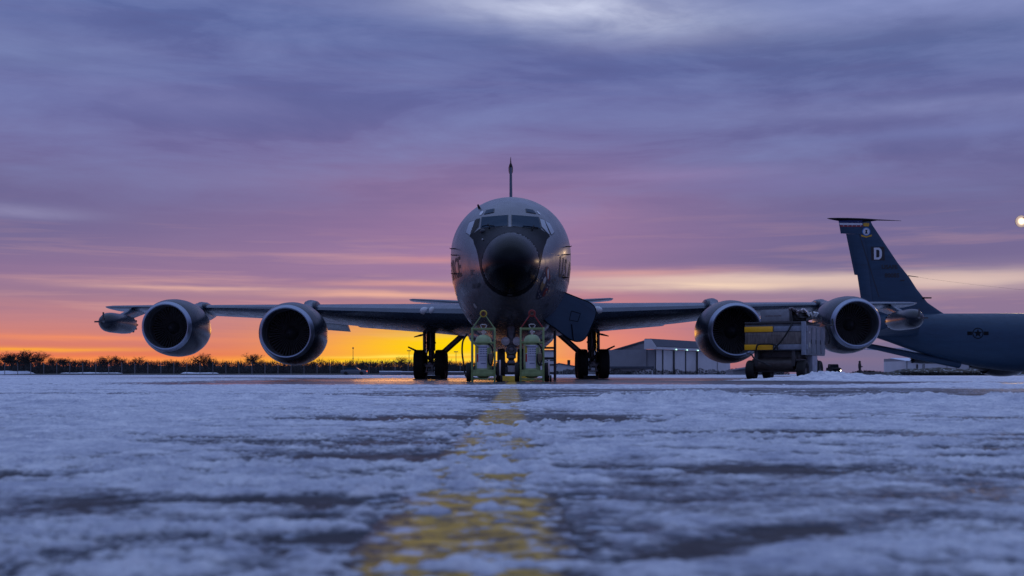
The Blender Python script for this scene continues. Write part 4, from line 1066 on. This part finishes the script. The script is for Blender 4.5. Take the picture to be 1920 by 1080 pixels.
# big hangar, gable end towards the left, doors running off to the right
hg = empty('hangar', P(1212, 701, 300)*1, 0, 'large pale hangar with tall sliding doors under a dark canopy, right of the main gear', 'hangar'); hg.location.z = 0
o0 = hg.location
def L(px, py, Y): return P(px, py, Y)-o0
def G(px, Y): p = P(px, 701, Y)-o0; p.z = 0; return p
def Zp(py, Y): return CAMZ+(701-py)*Y/F
gable = [G(1100, 330), G(1212, 302), Vector((G(1212, 302).x, G(1212, 302).y, Zp(640, 302))), Vector((G(1100, 330).x, G(1100, 330).y, Zp(674, 330)))]
gb = [p+Vector((3, 42, 0)) for p in gable]
put('gable_wall', loft([gable, gb]), WALLG, hg, smooth=False)
put('gable_roof', loft([[gable[3]+Vector((-.6,-.6,.05)), gable[2]+Vector((0,-.6,.05)), gable[2]+Vector((0,-.6,.45)), gable[3]+Vector((-.6,-.6,.45))], [p+Vector((3,42,0)) for p in (gable[3]+Vector((-.6,0,.05)), gable[2]+Vector((0,0,.05)), gable[2]+Vector((0,0,.45)), gable[3]+Vector((-.6,0,.45)))]]), ROOFD, hg, smooth=False)
# door wall
d0, d1 = G(1228, 301), G(1368, 345)
top0, top1 = Zp(655, 301), Zp(655, 301)-.2
dirv = (d1-d0).normalized(); nrm_ = Vector((dirv.y, -dirv.x, 0))
LW = (d1-d0).length
put('door_wall', loft([[d0+dirv*0, d1, d1+Vector((0,0,top0)), d0+Vector((0,0,top0))], [p-nrm_*20 for p in (d0, d1, d1+Vector((0,0,top0)), d0+Vector((0,0,top0)))]]), WALLG, hg, smooth=False)
xs_ = [1228, 1239, 1260.5, 1282, 1304, 1325, 1343, 1361, 1368]
def onwall(px):
    k = (px-960)/F; p0 = d0+o0; # intersect ray x=k*y
    tt = (k*p0.y-p0.x)/(dirv.x-k*dirv.y); return tt
for i in range(len(xs_)-1):
    a_, b_ = onwall(xs_[i])+.12, onwall(xs_[i+1])-.12
    p, q = d0+dirv*a_+nrm_*(.25 if i % 2 else .45), d0+dirv*b_+nrm_*(.25 if i % 2 else .45)
    put('sliding_door', loft([[p, q, q+Vector((0,0,top0-.15)), p+Vector((0,0,top0-.15))], [v-nrm_*.2 for v in (p, q, q+Vector((0,0,top0-.15)), p+Vector((0,0,top0-.15)))]]), WALLP, hg, smooth=False)
for xq in (1239, 1260.5, 1282, 1304):
    p = d0+dirv*onwall(xq)+nrm_*.5; put('door_post', loft([[p+dirv*a_+nrm_*b_ for a_, b_ in ((-.16,0),(.16,0),(.16,.2),(-.16,.2))], [p+Vector((0,0,top0))+dirv*a_+nrm_*b_ for a_, b_ in ((-.16,0),(.16,0),(.16,.2),(-.16,.2))]]), TRIM, hg, smooth=False)
c0 = d0-dirv*2.2+nrm_*1.6; c1 = d1+dirv*.6+nrm_*1.6
zb_, zt_ = top0, Zp(652.5, 300)
def up(p, z): return Vector((p.x, p.y, z))
put('canopy_edge', loft([[up(c0, zb_), up(c1, zb_), up(c1, zb_+.62), up(c0, zb_+.62)], [up(c0, zb_)-nrm_*1.4, up(c1, zb_)-nrm_*1.4, up(c1, zb_+.62)-nrm_*1.4, up(c0, zb_+.62)-nrm_*1.4]]), WALLP, hg, smooth=False)
def xs(o_, c): return [Vector((c.x, c.y, 0))+nrm_*a_+Vector((0, 0, zb_+z_)) for a_, z_ in o_]
prof_ = [(.06, .66), (.06, .80), (-1.5, 2.75), (-3.4, 2.75), (-3.4, .66)]
put('canopy_roof', loft([xs(prof_, c0-dirv*.2), xs(prof_, c1)]), ROOFD, hg, smooth=False)
prof_ = [(.0, .0), (.0, .70), (-1.45, 2.6), (-3.4, 2.6), (-3.4, .0)]
put('canopy_end', loft([xs(prof_, c0-dirv*.5), xs(prof_, c0-dirv*.25)]), WALLP, hg, smooth=False)
for xq in (1256, 1276.5, 1297):
    p = d0+dirv*onwall(xq)+nrm_*1.9; put('door_lamp', ellipsoid((p.x, p.y, zb_+.1), .22, .18, .16, 12, 8), LAMPG, hg)
# lean-to against the hangar
lt = empty('lean_to_shed', (P(1185, 701, 285).x, 285, 0), 0, 'low dark-roofed shed with pale wall in front of the big hangar gable', 'shed')
s8 = 285/F
put('wall', box(-40*s8, 40*s8, 0, 6, 0, 11.5*s8), WALLG, lt, smooth=False)
put('roof', box(-42*s8, 41*s8, -.5, 6.4, 11.6*s8, 15.5*s8), ROOFD, lt, smooth=False)
put('doorway', loft([[(0, -.06, 0), (39*s8, -.06, 0), (39*s8, -.06, 11*s8), (3*s8, -.06, 5*s8)], [(0, -.01, 0), (39*s8, -.01, 0), (39*s8, -.01, 11*s8), (3*s8, -.01, 5*s8)]]), WALLP, lt, smooth=False)
# small gabled hangar and the grey block beside it
sm_ = empty('small_hangar', (P(1053, 701, 320).x, 320, 0), 0, 'small low hangar with shallow gable roof behind the work stand', 'hangar')
k_ = 320/F
put('wall', loft([[(-28*k_, 0, 0), (34*k_, 0, 0), (34*k_, 0, 13*k_), (-5*k_, 0, 20*k_), (-28*k_, 0, 14*k_)], [(-28*k_, 20, 0), (34*k_, 20, 0), (34*k_, 20, 13*k_), (-5*k_, 20, 20*k_), (-28*k_, 20, 14*k_)]]), WALLP, sm_, smooth=False)
put('roof', loft([[(-29*k_, -.5, 14.2*k_), (-5*k_, -.5, 20.2*k_), (35*k_, -.5, 13.2*k_), (35*k_, -.5, 14.8*k_), (-5*k_, -.5, 21.8*k_), (-29*k_, -.5, 15.8*k_)], [(-29*k_, 21, 14.2*k_), (-5*k_, 21, 20.2*k_), (35*k_, 21, 13.2*k_), (35*k_, 21, 14.8*k_), (-5*k_, 21, 21.8*k_), (-29*k_, 21, 15.8*k_)]]), ROOFD, sm_, smooth=False)
put('chimney', box(13.5*k_, 19*k_, 8, 8.9, 14*k_, 28*k_), TRIM, sm_, smooth=False)
put('door', box(3*k_, 25*k_, -.1, -.01, 0, 9*k_), WALLG, sm_, smooth=False)
gb_ = empty('grey_block', (P(1022, 701, 260).x, 260, 0), 0, 'grey box-shaped building with dark bands left of the small hangar', 'building')
k_ = 260/F
put('wall', box(-16*k_, 17*k_, 0, 5, 0, 44*k_), WALLP, gb_, smooth=False)
put('roof', box(-17*k_, 18*k_, -.3, 5.3, 44.1*k_, 46.5*k_), ROOFD, gb_, smooth=False)
put('band', box(-16*k_, 17*k_, -.1, -.01, 17*k_, 20*k_), TRIM, gb_, smooth=False); put('band', box(-16*k_, 17*k_, -.1, -.01, 26*k_, 28*k_), TRIM, gb_, smooth=False)
# low dark building between the right inner engine and the cart
lb_ = empty('low_dark_building', (P(1400, 701, 240).x, 240, 0), 0, 'low dark pitched-roof building seen under the right inner engine', 'building')
k_ = 240/F
put('wall', box(-26*k_, 70*k_, 0, 8, 0, 8*k_), WALLG, lb_, smooth=False)
put('roof', loft([[(-28*k_, -.5, 8.1*k_), (72*k_, -.5, 8.1*k_), (60*k_, -.5, 20*k_), (30*k_, -.5, 18*k_)], [(-28*k_, 9, 8.1*k_), (72*k_, 9, 8.1*k_), (60*k_, 9, 20*k_), (30*k_, 9, 18*k_)]]), ROOFD, lb_, smooth=False)
# pale building with snow on its roof, far right
rb_ = empty('snow_roofed_building', (P(1697, 701, 210).x, 210, 0), 0, 'pale building with a snow-covered roof under the tail of the second aircraft', 'building')
k_ = 210/F
put('wall', box(0, 190*k_, 0, 12, 0, 26*k_), WALLP, rb_, smooth=False)
put('roof', loft([[(-1*k_, -.5, 26.1*k_), (192*k_, -.5, 26.1*k_), (192*k_, -.5, 27*k_), (-1*k_, -.5, 27*k_)], [(-1*k_, 8, 32*k_), (192*k_, 8, 32*k_), (192*k_, 8, 33*k_), (-1*k_, 8, 33*k_)]]), SNOWR, rb_, smooth=False)
put('end_wall', loft([[(0, .02, 26*k_), (0, 12, 26*k_), (0, 12, 31.5*k_), (0, 8, 31.8*k_)], [(190*k_, .02, 26*k_), (190*k_, 12, 26*k_), (190*k_, 12, 31.5*k_), (190*k_, 8, 31.8*k_)]]), WALLG, rb_, smooth=False)
for q in (3, 33, 35.5, 78, 96, 120): put('wall_joint', box(q*k_, (q+.8)*k_, -.08, -.01, 0, 26*k_), TRIM, rb_, smooth=False)
put('doorway', box(21*k_, 24*k_, -.1, -.01, 6*k_, 20*k_), TRIM, rb_, smooth=False)

# vegetation -------------------------------------------------------------
BARK = mat('bark', (.012,.010,.009), .9)
GRASSM = mat('rough_grass', (.018,.02,.012), .9, noise=.6, nscale=.5)
HEDGE = mat('winter_hedge', (.010,.011,.012), .95)
def bare_tree(seed, H=7.5, spread=1.):
    rg = random.Random(seed); V, Fc = [], []; TV, TF = [], []
    def seg(a, b, ra, rb, tr):
        vv, ff = (TV, TF) if tr else (V, Fc); n = len(vv); d = (b-a).normalized(); u = d.orthogonal().normalized(); s = d.cross(u)
        for p, r_ in ((a, ra), (b, rb)):
            for k in range(3): vv.append(tuple(p+u*r_*cos(2.094*k)+s*r_*sin(2.094*k)))
        for k in range(3): ff.append((n+k, n+(k+1)%3, n+3+(k+1)%3, n+3+k))
    def grow(p, d, L, r_, lv):
        ns = 3; q = p
        for i in range(ns):
            d = (d+Vector((rg.gauss(0, .16), rg.gauss(0, .16), rg.gauss(0, .1)+.05))).normalized()
            q2 = q+d*L/ns; seg(q, q2, r_*(1-.2*i/ns), r_*(1-.2*(i+1)/ns), lv == 0)
            q = q2
            if lv > 0 and lv < 5 and rg.random() < .55:
                sd_ = (d+Vector((rg.gauss(0, .8), rg.gauss(0, .8), rg.gauss(.1, .4)))).normalized()
                grow(q, sd_, L*.55, r_*.5, lv+1)
        if lv < 5:
            for _ in range(rg.choice((2, 3, 3)) if lv else 5):
                s_ = .55+.1*lv
                nd = (d*.8+Vector((rg.gauss(0, s_), rg.gauss(0, s_), rg.gauss(.05, .35)))*spread).normalized()
                grow(q, nd, L*rg.uniform(.62, .84), max(.012, r_*.6), lv+1)
    grow(Vector((0, 0, 0)), Vector((rg.gauss(0, .06), 0, 1)).normalized(), H*.24, H*.022, 0)
    z_ = max(v[2] for v in V); k = H/z_
    sc_ = lambda A_: [(a*k, b_*k, c_*k) for a, b_, c_ in A_]
    return (sc_(TV), TF), (sc_(V), Fc)
protos = []
for i in range(6):
    tv, cv = bare_tree(11+i, 1.0*7, 1.15 if i % 2 else .95)
    me_ = []
    for nm, vf in (('trunk', tv), ('crown', cv)):
        q = bpy.data.meshes.new(nm); q.from_pydata(vf[0], [], vf[1]); q.materials.append(BARK); me_.append(q)
    protos.append(me_)
tr_ = [(5,662,'far left edge'),(20,657,''),(38,660,''),(47,655,''),(62,657,''),(76,657,''),(100,668,''),(121,668,''),(141,674,''),(159,673,''),(182,669,''),(197,666,''),(219,665,''),(240,676,''),(262,668,''),(275,676,''),(294,676,''),(316,673,''),(331,675,''),
       (350,680,''),(366,678,''),(385,661,''),(402,668,''),(424,676,''),(448,676,''),(471,660,''),(487,674,''),(505,678,''),(524,680,''),(545,682,''),(575,680,''),(592,676,''),(609,679,''),(635,679,''),(664,674,''),(680,676,''),(697,676,''),(720,679,''),(731,679,''),(750,668,''),(768,676,''),(790,680,''),(812,680,''),(846,679,''),(858,681,''),(870,682,'')]
rt = random.Random(8)
nearby = {0:'beyond the fence at the far left edge of the picture',1:'beyond the fence near the left edge',2:'in the tall clump near the left edge',3:'in the tall clump near the left edge',4:'at the right of the tall clump near the left edge'}
def where(px):
    zones = [(-5, 95, 'in the clump at the left edge'), (95, 182, 'between the left edge clump and the left tip pod'), (182, 262, 'below the left tip pod'),
             (262, 400, 'below the left outer engine'), (400, 490, 'between the two left engines'), (490, 612, 'behind the left inner engine'),
             (612, 705, 'by the tallest light mast'), (705, 780, 'just left of the left main gear'), (780, 880, 'behind the left main gear and cable')]
    for a, b_, s_ in zones:
        if a <= px < b_:
            mem = [k[0] for k in tr_ if a <= k[0] < b_]
            i_ = mem.index(px)
            if len(mem) == 1: return s_
            return ('leftmost' if i_ == 0 else 'rightmost' if i_ == len(mem)-1 else ('second', 'third', 'fourth', 'fifth', 'sixth', 'seventh', 'eighth', 'ninth', 'tenth', 'eleventh')[i_-1]+' from left')+' '+s_
from collections import Counter
cnt = Counter()
for i, (px, py, _) in enumerate(tr_):
    Y = 300+rt.uniform(-12, 28); H = (701-py)*Y/F+.4; w0 = where(px)
    size = 'tall' if py < 664 else ('middling' if py < 675 else 'low')
    o = empty('bare_tree', ((px-960)*Y/F, Y, -.1), rt.uniform(0, 6.28), '%s bare tree, %s' % (size, w0), 'tree', 'bare trees beyond the fence')
    o.scale = (H/7*rt.uniform(1.0, 1.35), H/7*rt.uniform(1., 1.35), H/7)
    for me_, nm in zip(protos[i % 6], ('trunk', 'crown')):
        c = bpy.data.objects.new(nm, me_); COL.objects.link(c); c.parent = o
# far low woodland: thicket of twigs and stems reading as one dark mass
rg = np.random.RandomState(2); n = 21000
Xw = rg.uniform(-170, 12, n); Yw = rg.uniform(305, 350, n)
hh = 3.3+1.2*pn(Xw*.06, Yw*0+1, 80)+.9*pn(Xw*.22, Yw*0+4, 81)
Xw2, zw_ = Xw, hh*rg.uniform(.0, 1., n)**.8
an = rg.uniform(0, pi, n); ln = rg.uniform(.5, 1.5, n); tl = rg.uniform(-.9, .9, n); wd = .04+.22*rg.rand(n)*(1-zw_/hh*.8)
P0 = np.stack([Xw, Yw, zw_], 1); D = np.stack([np.cos(an)*np.sin(tl), np.sin(an)*np.sin(tl), np.cos(tl)], 1)*ln[:, None]
Sd = np.stack([np.cos(an+.6), np.sin(an+.6)*.5, 0*an], 1)*wd[:, None]
Vw = np.concatenate([P0-Sd, P0+Sd, P0+D], 0); Fw = [(i, i+n, i+2*n) for i in range(n)]
wood = put('distant_woodland', (Vw.tolist(), Fw), HEDGE, smooth=False); tag(wood, kind='stuff')
# solid lower storey of the woodland
xs = np.linspace(-180, 14, 240)
rings = []
for x_ in xs:
    h_ = 2.5+.5*float(pn(np.array(x_*.07), np.array(3.), 90))+.45*float(pn(np.array(x_*.33), np.array(1.), 91))+.3*float(pn(np.array(x_*1.1), np.array(1.), 93))
    rings.append([(x_, 330-2.5, -.2), (x_, 330-1.6, h_*.6), (x_, 330, h_), (x_, 332, h_*.8), (x_, 334, -.2)])
tag(put('undergrowth', loft(rings, True), HEDGE, ang=180), kind='stuff')
# hedges and shrubs at the right, tufted
def shrub_mass(name, px0, px1, Y, h0, seed, n=900, lab=None):
    rg = np.random.RandomState(seed); X0, X1 = (px0-960)*Y/F, (px1-960)*Y/F
    n = n*3
    X_ = rg.uniform(X0, X1, n); H_ = h0*(.55+.6*np.clip(pn(X_*.45+seed, X_*0+seed*1.7, 5)+.4, 0, 1)); z_ = H_*rg.rand(n)**1.2
    Y_ = Y+rg.uniform(-1, 1, n); an = rg.uniform(0, 2*pi, n); l_ = rg.uniform(.15, .4, n)
    a_ = np.stack([X_, Y_, z_], 1); d_ = np.stack([np.cos(an)*.6, np.sin(an)*.6, .8+0*an], 1)*l_[:, None]; s_ = np.stack([-np.sin(an), np.cos(an), 0*an], 1)*.07
    V_ = np.concatenate([a_-s_, a_+s_, a_+d_], 0)
    o = put(name, (V_.tolist(), [(i, i+n, i+2*n) for i in range(n)]), HEDGE, smooth=False); tag(o, kind='stuff'); return o
shrub_mass('hedge', 1130, 1400, 278, 1.35, 4, 1500)
shrub_mass('hedge', 1020, 1100, 290, 1.5, 6, 500)
shrub_mass('hedge', 1420, 1480, 230, 1.2, 9, 300)
shrub_mass('hedge', 1600, 1700, 150, .45, 12, 500)
shrub_mass('hedge', 1690, 1850, 138, .35, 13, 900)
# embankment under the second aircraft's tail, and a snowy bank among the trees
def bank(name, px0, px1, Y, h, dpt, mt, seed):
    X0, X1 = (px0-960)*Y/F, (px1-960)*Y/F; rings = []
    for x_ in np.linspace(X0, X1, 60):
        u = (x_-X0)/(X1-X0); e = min(1, 5*u, 5*(1-u)); e = e*e*(3-2*e); hh_ = h*e*(1+.18*float(pn(np.array(x_*.3), np.array(seed+.5), seed)))
        rings.append([(x_, Y-dpt*.5+dpt*v, -.15+(hh_+.15)*sin(pi*v)**.8+.03*float(pn(np.array(x_*2), np.array(v*9), seed))) for v in np.linspace(0, 1, 9)])
    return tag(put(name, loft(rings, False, False, False), mt, ang=180), kind='structure')
m = mat('bank_grass', (.016,.018,.012), .95)
N = NB(m.node_tree); b = m.node_tree.nodes['Principled BSDF']; tc = N.n('ShaderNodeTexCoord').outputs['Object']
N.put(b.inputs['Base Color'], N.mix(N.rng(N.noise(tc, 2.2, 6, .7), .53, .62), (.014,.017,.012,1), (.30,.36,.42,1)))
bank('grass_bank', 1640, 1960, 141, .85, 8, m, 3)
bank('grass_bank', 1560, 1700, 148, .35, 6, mat('bank_dark', (.02,.018,.02), .95), 5)
bank('snow_bank', -60, 75, 288, .95, 3, SNOWR, 7)
bank('snow_bank', 95, 250, 290, .55, 3, SNOWR, 8)
bank('snow_bank', 330, 420, 290, .6, 3, SNOWR, 2)
bank('grass_verge', -80, 900, 226, .30, 8, GRASSM, 9)
# perimeter fence
fence = empty('perimeter_fence', (-50, 212, 0), 0, 'long wire mesh fence on pale concrete posts in front of the bare trees', 'fence')
FP = mat('fence_post', (.13,.13,.14), .8)
for k in range(38):
    px = -40+24.4*k; x_ = (px-960)*212/F+50
    put('fence_post', join(box(x_-.045, x_+.045, -.05, .05, 0, 1.95), xf(box(-.04, .04, -.04, .04, 0, .4), Matrix.Translation((x_, 0, 1.95)) @ Matrix.Rotation(R(35), 4, 'X'))), FP, fence, smooth=False)
wires = [tube([((-45-960)*212/F+50, .06, z_), ((868-960)*212/F+50, .06, z_)], .008, 4) for z_ in np.linspace(.1, 2.1, 12)]
put('fence_wire', join(*wires), mat('wire', (.10,.10,.11), .6), fence, smooth=False)
# lamp masts on the skyline
for px, py, lb, two in ((662, 652, 'tallest thin light mast on the skyline right of the left inner engine', 0), (767, 657, 'thin light mast with a wide head left of the main gear', 1), (855, 659, 'thin light mast seen between main gear and hanging cable', 1), (812, 676, 'shortest thin mast, behind the left main gear strut', 0)):
    Y = 330; h = (701-py)*Y/F; o = empty('light_mast', ((px-960)*Y/F, Y, 0), 0, lb, 'light mast', 'light masts on the skyline')
    put('pole', tube([(0, 0, 0), (0, 0, h)], [.11, .06], 8), STEELD, o)
    put('lamp_head', box(-.15-.45*two, .15+.45*two, -.15, .15, h-.02, h+.22, .02) if two else join(ellipsoid((0, 0, h+.1), .22, .22, .3, 10, 8), box(-.16, .16, -.1, .1, h*.6, h*.6+.25)), STEELD, o)
# low things in front of the trees by the left gear
VB = mat('vehicle_blue', (.07,.09,.12), .4); 
def car(px, Y, Lc, h, label, body):
    o = empty('parked_car', ((px-960)*Y/F, Y, .33*0), 0, label, 'car')
    sec = [(-.5,.22,.62),(-.47,.18,.72),(-.30,.18,.78),(.0,.18,.80),(.32,.18,.76),(.48,.2,.66),(.5,.25,.5)]
    put('body', loft([[(u*Lc, y_, z_*h) for y_, z_ in ((-.8, a), (.8, a), (.85, b_*.8), (.75, b_), (-.75, b_), (-.85, b_*.8))] for u, a, b_ in sec]), body, o)
    put('cabin', loft([[(-.36*Lc, y_, .74*h) for y_ in (-.7, .7)]+[(-.26*Lc, y_, 1.08*h) for y_ in (.6, -.6)], [(.26*Lc, y_, .74*h) for y_ in (-.7, .7)]+[(.10*Lc, y_, 1.08*h) for y_ in (.6, -.6)]]), GLASS, o)
    for u in (-.3, .3):
        for y_ in (-.75, .75): put('wheel', lathe([(-.1,.02),(-.1,.28),(-.07,.32),(.07,.32),(.1,.28),(.1,.02)], 16, 'Y', (u*Lc, y_, .32)), RUB, o)
    return o
c_ = car(664, 195, 4.4, 1.15, 'small dark car parked before the fence under the tallest light mast', VB)
put('tail_light', box(2.1, 2.22, -.7, .7, .6, .72), mat('tail_light', (.4,.02,.01), .4, emit=(1,.12,.03), estr=1.0), c_)
def snowbox(name, px0, px1, py, Y, d_, label, cat, base):
    x0, x1 = (px0-960)*Y/F, (px1-960)*Y/F; h = (701-py)*Y/F+CAMZ
    o = empty(name, ((x0+x1)/2, Y, 0), 0, label, cat); w_ = (x1-x0)/2
    put('body', join(box(-w_, w_, 0, d_, .12, h-.1, .04), box(-w_*.9, w_*.9, .1, d_-.1, 0, .14)), base, o)
    put('snow_layer', loft([[(u*w_, v*d_+(.03 if v < .5 else -.03), h-.1+z_) for v, z_ in ((0, 0), (1, 0), (.9, .09), (.1, .09))] for u in (-1, -.5, 0, .5, 1)]), SNOWR, o)
snowbox('storage_container', 711, 752, 695.5, 190, 2.4, 'low snow-topped storage box left of the left main gear', 'container', mat('box_blue', (.12,.14,.18), .6))
snowbox('road_barrier', 752, 876, 696.3, 186, .5, 'long low barrier with snow on top behind the left main gear', 'barrier', STEELD)

# small tug beyond the snow heap
tg = empty('tow_tractor', ((1566-960)*96/F, 96, 0), 0, 'dark tow tractor with a lit headlamp beyond the snow heap right of the cart', 'tow tractor'); tg.scale = (.62, .85, .85)
DK = mat('tug_dark', (.008,.010,.014), .9, spec=.1)
put('body', loft([[(x_, y_, z_) for y_, z_ in ((-.9, .35), (-.9, .75), (-.4, .85), (1.6, .85), (1.7, .35))] for x_ in (-.62, .5)]), DK, tg)
put('cab', loft([[(x_*q, y_, z_) for y_, z_ in ((0, .85), (.15, 1.12), (.4, 1.2), (1.2, 1.2), (1.4, .85))] for x_, q in ((-.5, 1), (-.42, 1), (.42, 1), (.5, 1))]), DK, tg)
for x_ in (-.55, .5):
    for y_ in (-.5, 1.2): wheel(tg, x_, y_, .3, .3, .2)
put('headlamp', ellipsoid((.38, -.93, .55), .06, .04, .06, 12, 8), mat('headlamp', (1,.9,.7), .3, emit=(1,.85,.6), estr=12), tg)
put('mirror', box(-.85, -.72, -.1, -.05, .95, 1.1, .01), STEELD, tg)

# person far off on the apron -------------------------------------------
def figure(loc, rz):
    root = empty('person', loc, rz, 'person in dark winter clothes standing far off on the apron, right of the outer engine', 'person')
    J = dict(pel=(0,0,.95), sp=(0,.01,1.15), ch=(0,0,1.36), nk=(0,0,1.50), hd=(0,-.03,1.62), tp=(0,-.02,1.72),
             sl=(-.19,0,1.42), el_=(-.25,.02,1.14), wl=(-.16,-.22,1.04), hl=(-.11,-.31,1.05), sr=(.19,0,1.42), er=(.25,.02,1.14), wr=(.16,-.24,1.06), hr=(.11,-.33,1.07),
             tl=(-.10,0,.88), kl=(-.11,-.02,.50), al=(-.11,.03,.10), fl=(-.12,-.14,.04), tr=(.10,0,.88), kr=(.12,-.01,.50), ar=(.13,.05,.10), fr=(.15,-.12,.04))
    rad_ = dict(pel=.16, sp=.16, ch=.18, nk=.075, hd=.105, tp=.075, sl=.10, el_=.07, wl=.05, hl=.04, sr=.10, er=.07, wr=.05, hr=.04, tl=.115, kl=.085, al=.06, fl=.045, tr=.115, kr=.085, ar=.06, fr=.045)
    E = ['pel-sp','sp-ch','ch-nk','nk-hd','hd-tp','ch-sl','sl-el_','el_-wl','wl-hl','ch-sr','sr-er','er-wr','wr-hr','pel-tl','tl-kl','kl-al','al-fl','pel-tr','tr-kr','kr-ar','ar-fr']
    ks = list(J); me = bpy.data.meshes.new('body'); me.from_pydata([J[k] for k in ks], [tuple(ks.index(q) for q in e.split('-')) for e in E], [])
    me.materials.append(mat('dark_coat', (.012,.012,.016), .8)); o = bpy.data.objects.new('body', me); COL.objects.link(o); o.parent = root
    sk = o.modifiers.new('skin', 'SKIN'); 
    for i, k in enumerate(ks):
        me.skin_vertices[0].data[i].radius = (rad_[k]*1.3, rad_[k]*1.15)
        me.skin_vertices[0].data[i].use_root = (k == 'pel')
    o.modifiers.new('sub', 'SUBSURF').levels = 1
    put('hood', ellipsoid((0, .01, 1.64), .14, .145, .15, 16, 10), mat('dark_hood', (.015,.015,.02), .8), root)
    put('face', ellipsoid((0, -.105, 1.625), .075, .055, .10, 12, 8), mat('face_skin', (.25,.15,.11), .6), root)
figure(((1612-960)*138/F, 138, 0), R(60))

# apron floodlight, its mast just beyond the right edge
fl = empty('floodlight_mast', ((1932-960)*150/F, 150, 0), 0, 'bright warm floodlight head on a tall mast at the right edge of the sky', 'floodlight')
hz = (701-415)*150/F+CAMZ
put('pole', tube([(.35, 0, 0), (.35, 0, hz+1)], [.22, .12], 12), STEELD, fl)
put('arm', tube([(.35, 0, hz+.55), (-1.0, 0, hz+.45)], .06, 8), STEELD, fl)
lcx = (1915-960)*150/F-(1932-960)*150/F
put('lamp_housing', lathe([(.02,.80),(.12,.78),(.35,.45),(.45,.1)], 28, 'Y', (lcx, 0, hz)), STEELD, fl)
gm = bpy.data.materials.new('flood_glass'); gm.use_nodes = True; N = NB(gm.node_tree); b = gm.node_tree.nodes['Principled BSDF']
tc = N.n('ShaderNodeTexCoord').outputs['Object']
vd = N.n('ShaderNodeVectorMath', operation='DISTANCE'); N.put(vd.inputs[0], tc); vd.inputs[1].default_value = (lcx, 0, hz)
dd = vd.outputs['Value']
N.put(b.inputs['Emission Strength'], N.m('ADD', .30, N.m('MULTIPLY', N.m('EXPONENT', N.m('MULTIPLY', N.m('MULTIPLY', dd, dd), -13.)), 9.)))  # emission fades from core to rim, a soft halo put into the glass
b.inputs['Emission Color'].default_value = (1, .62, .34, 1); b.inputs['Base Color'].default_value = (.8, .7, .5, 1)
put('lamp_glass', lathe([(.0,.78),(-.03,.6),(-.06,.3),(-.07,.001)], 32, 'Y', (lcx, 0, hz)), gm, fl)
ld = bpy.data.lights.new('flood_lamp', 'SPOT'); ld.energy = 6500; ld.specular_factor = .08; ld.color = (1, .66, .34); ld.spot_size = R(110); ld.spot_blend = .6; ld.shadow_soft_size = .9
lo = bpy.data.objects.new('flood_lamp', ld); COL.objects.link(lo); lo.parent = fl; lo.location = (-1.0, -.5, hz)
lo.rotation_euler = Vector((-.5, -1, -.16)).to_track_quat('-Z', 'Y').to_euler()
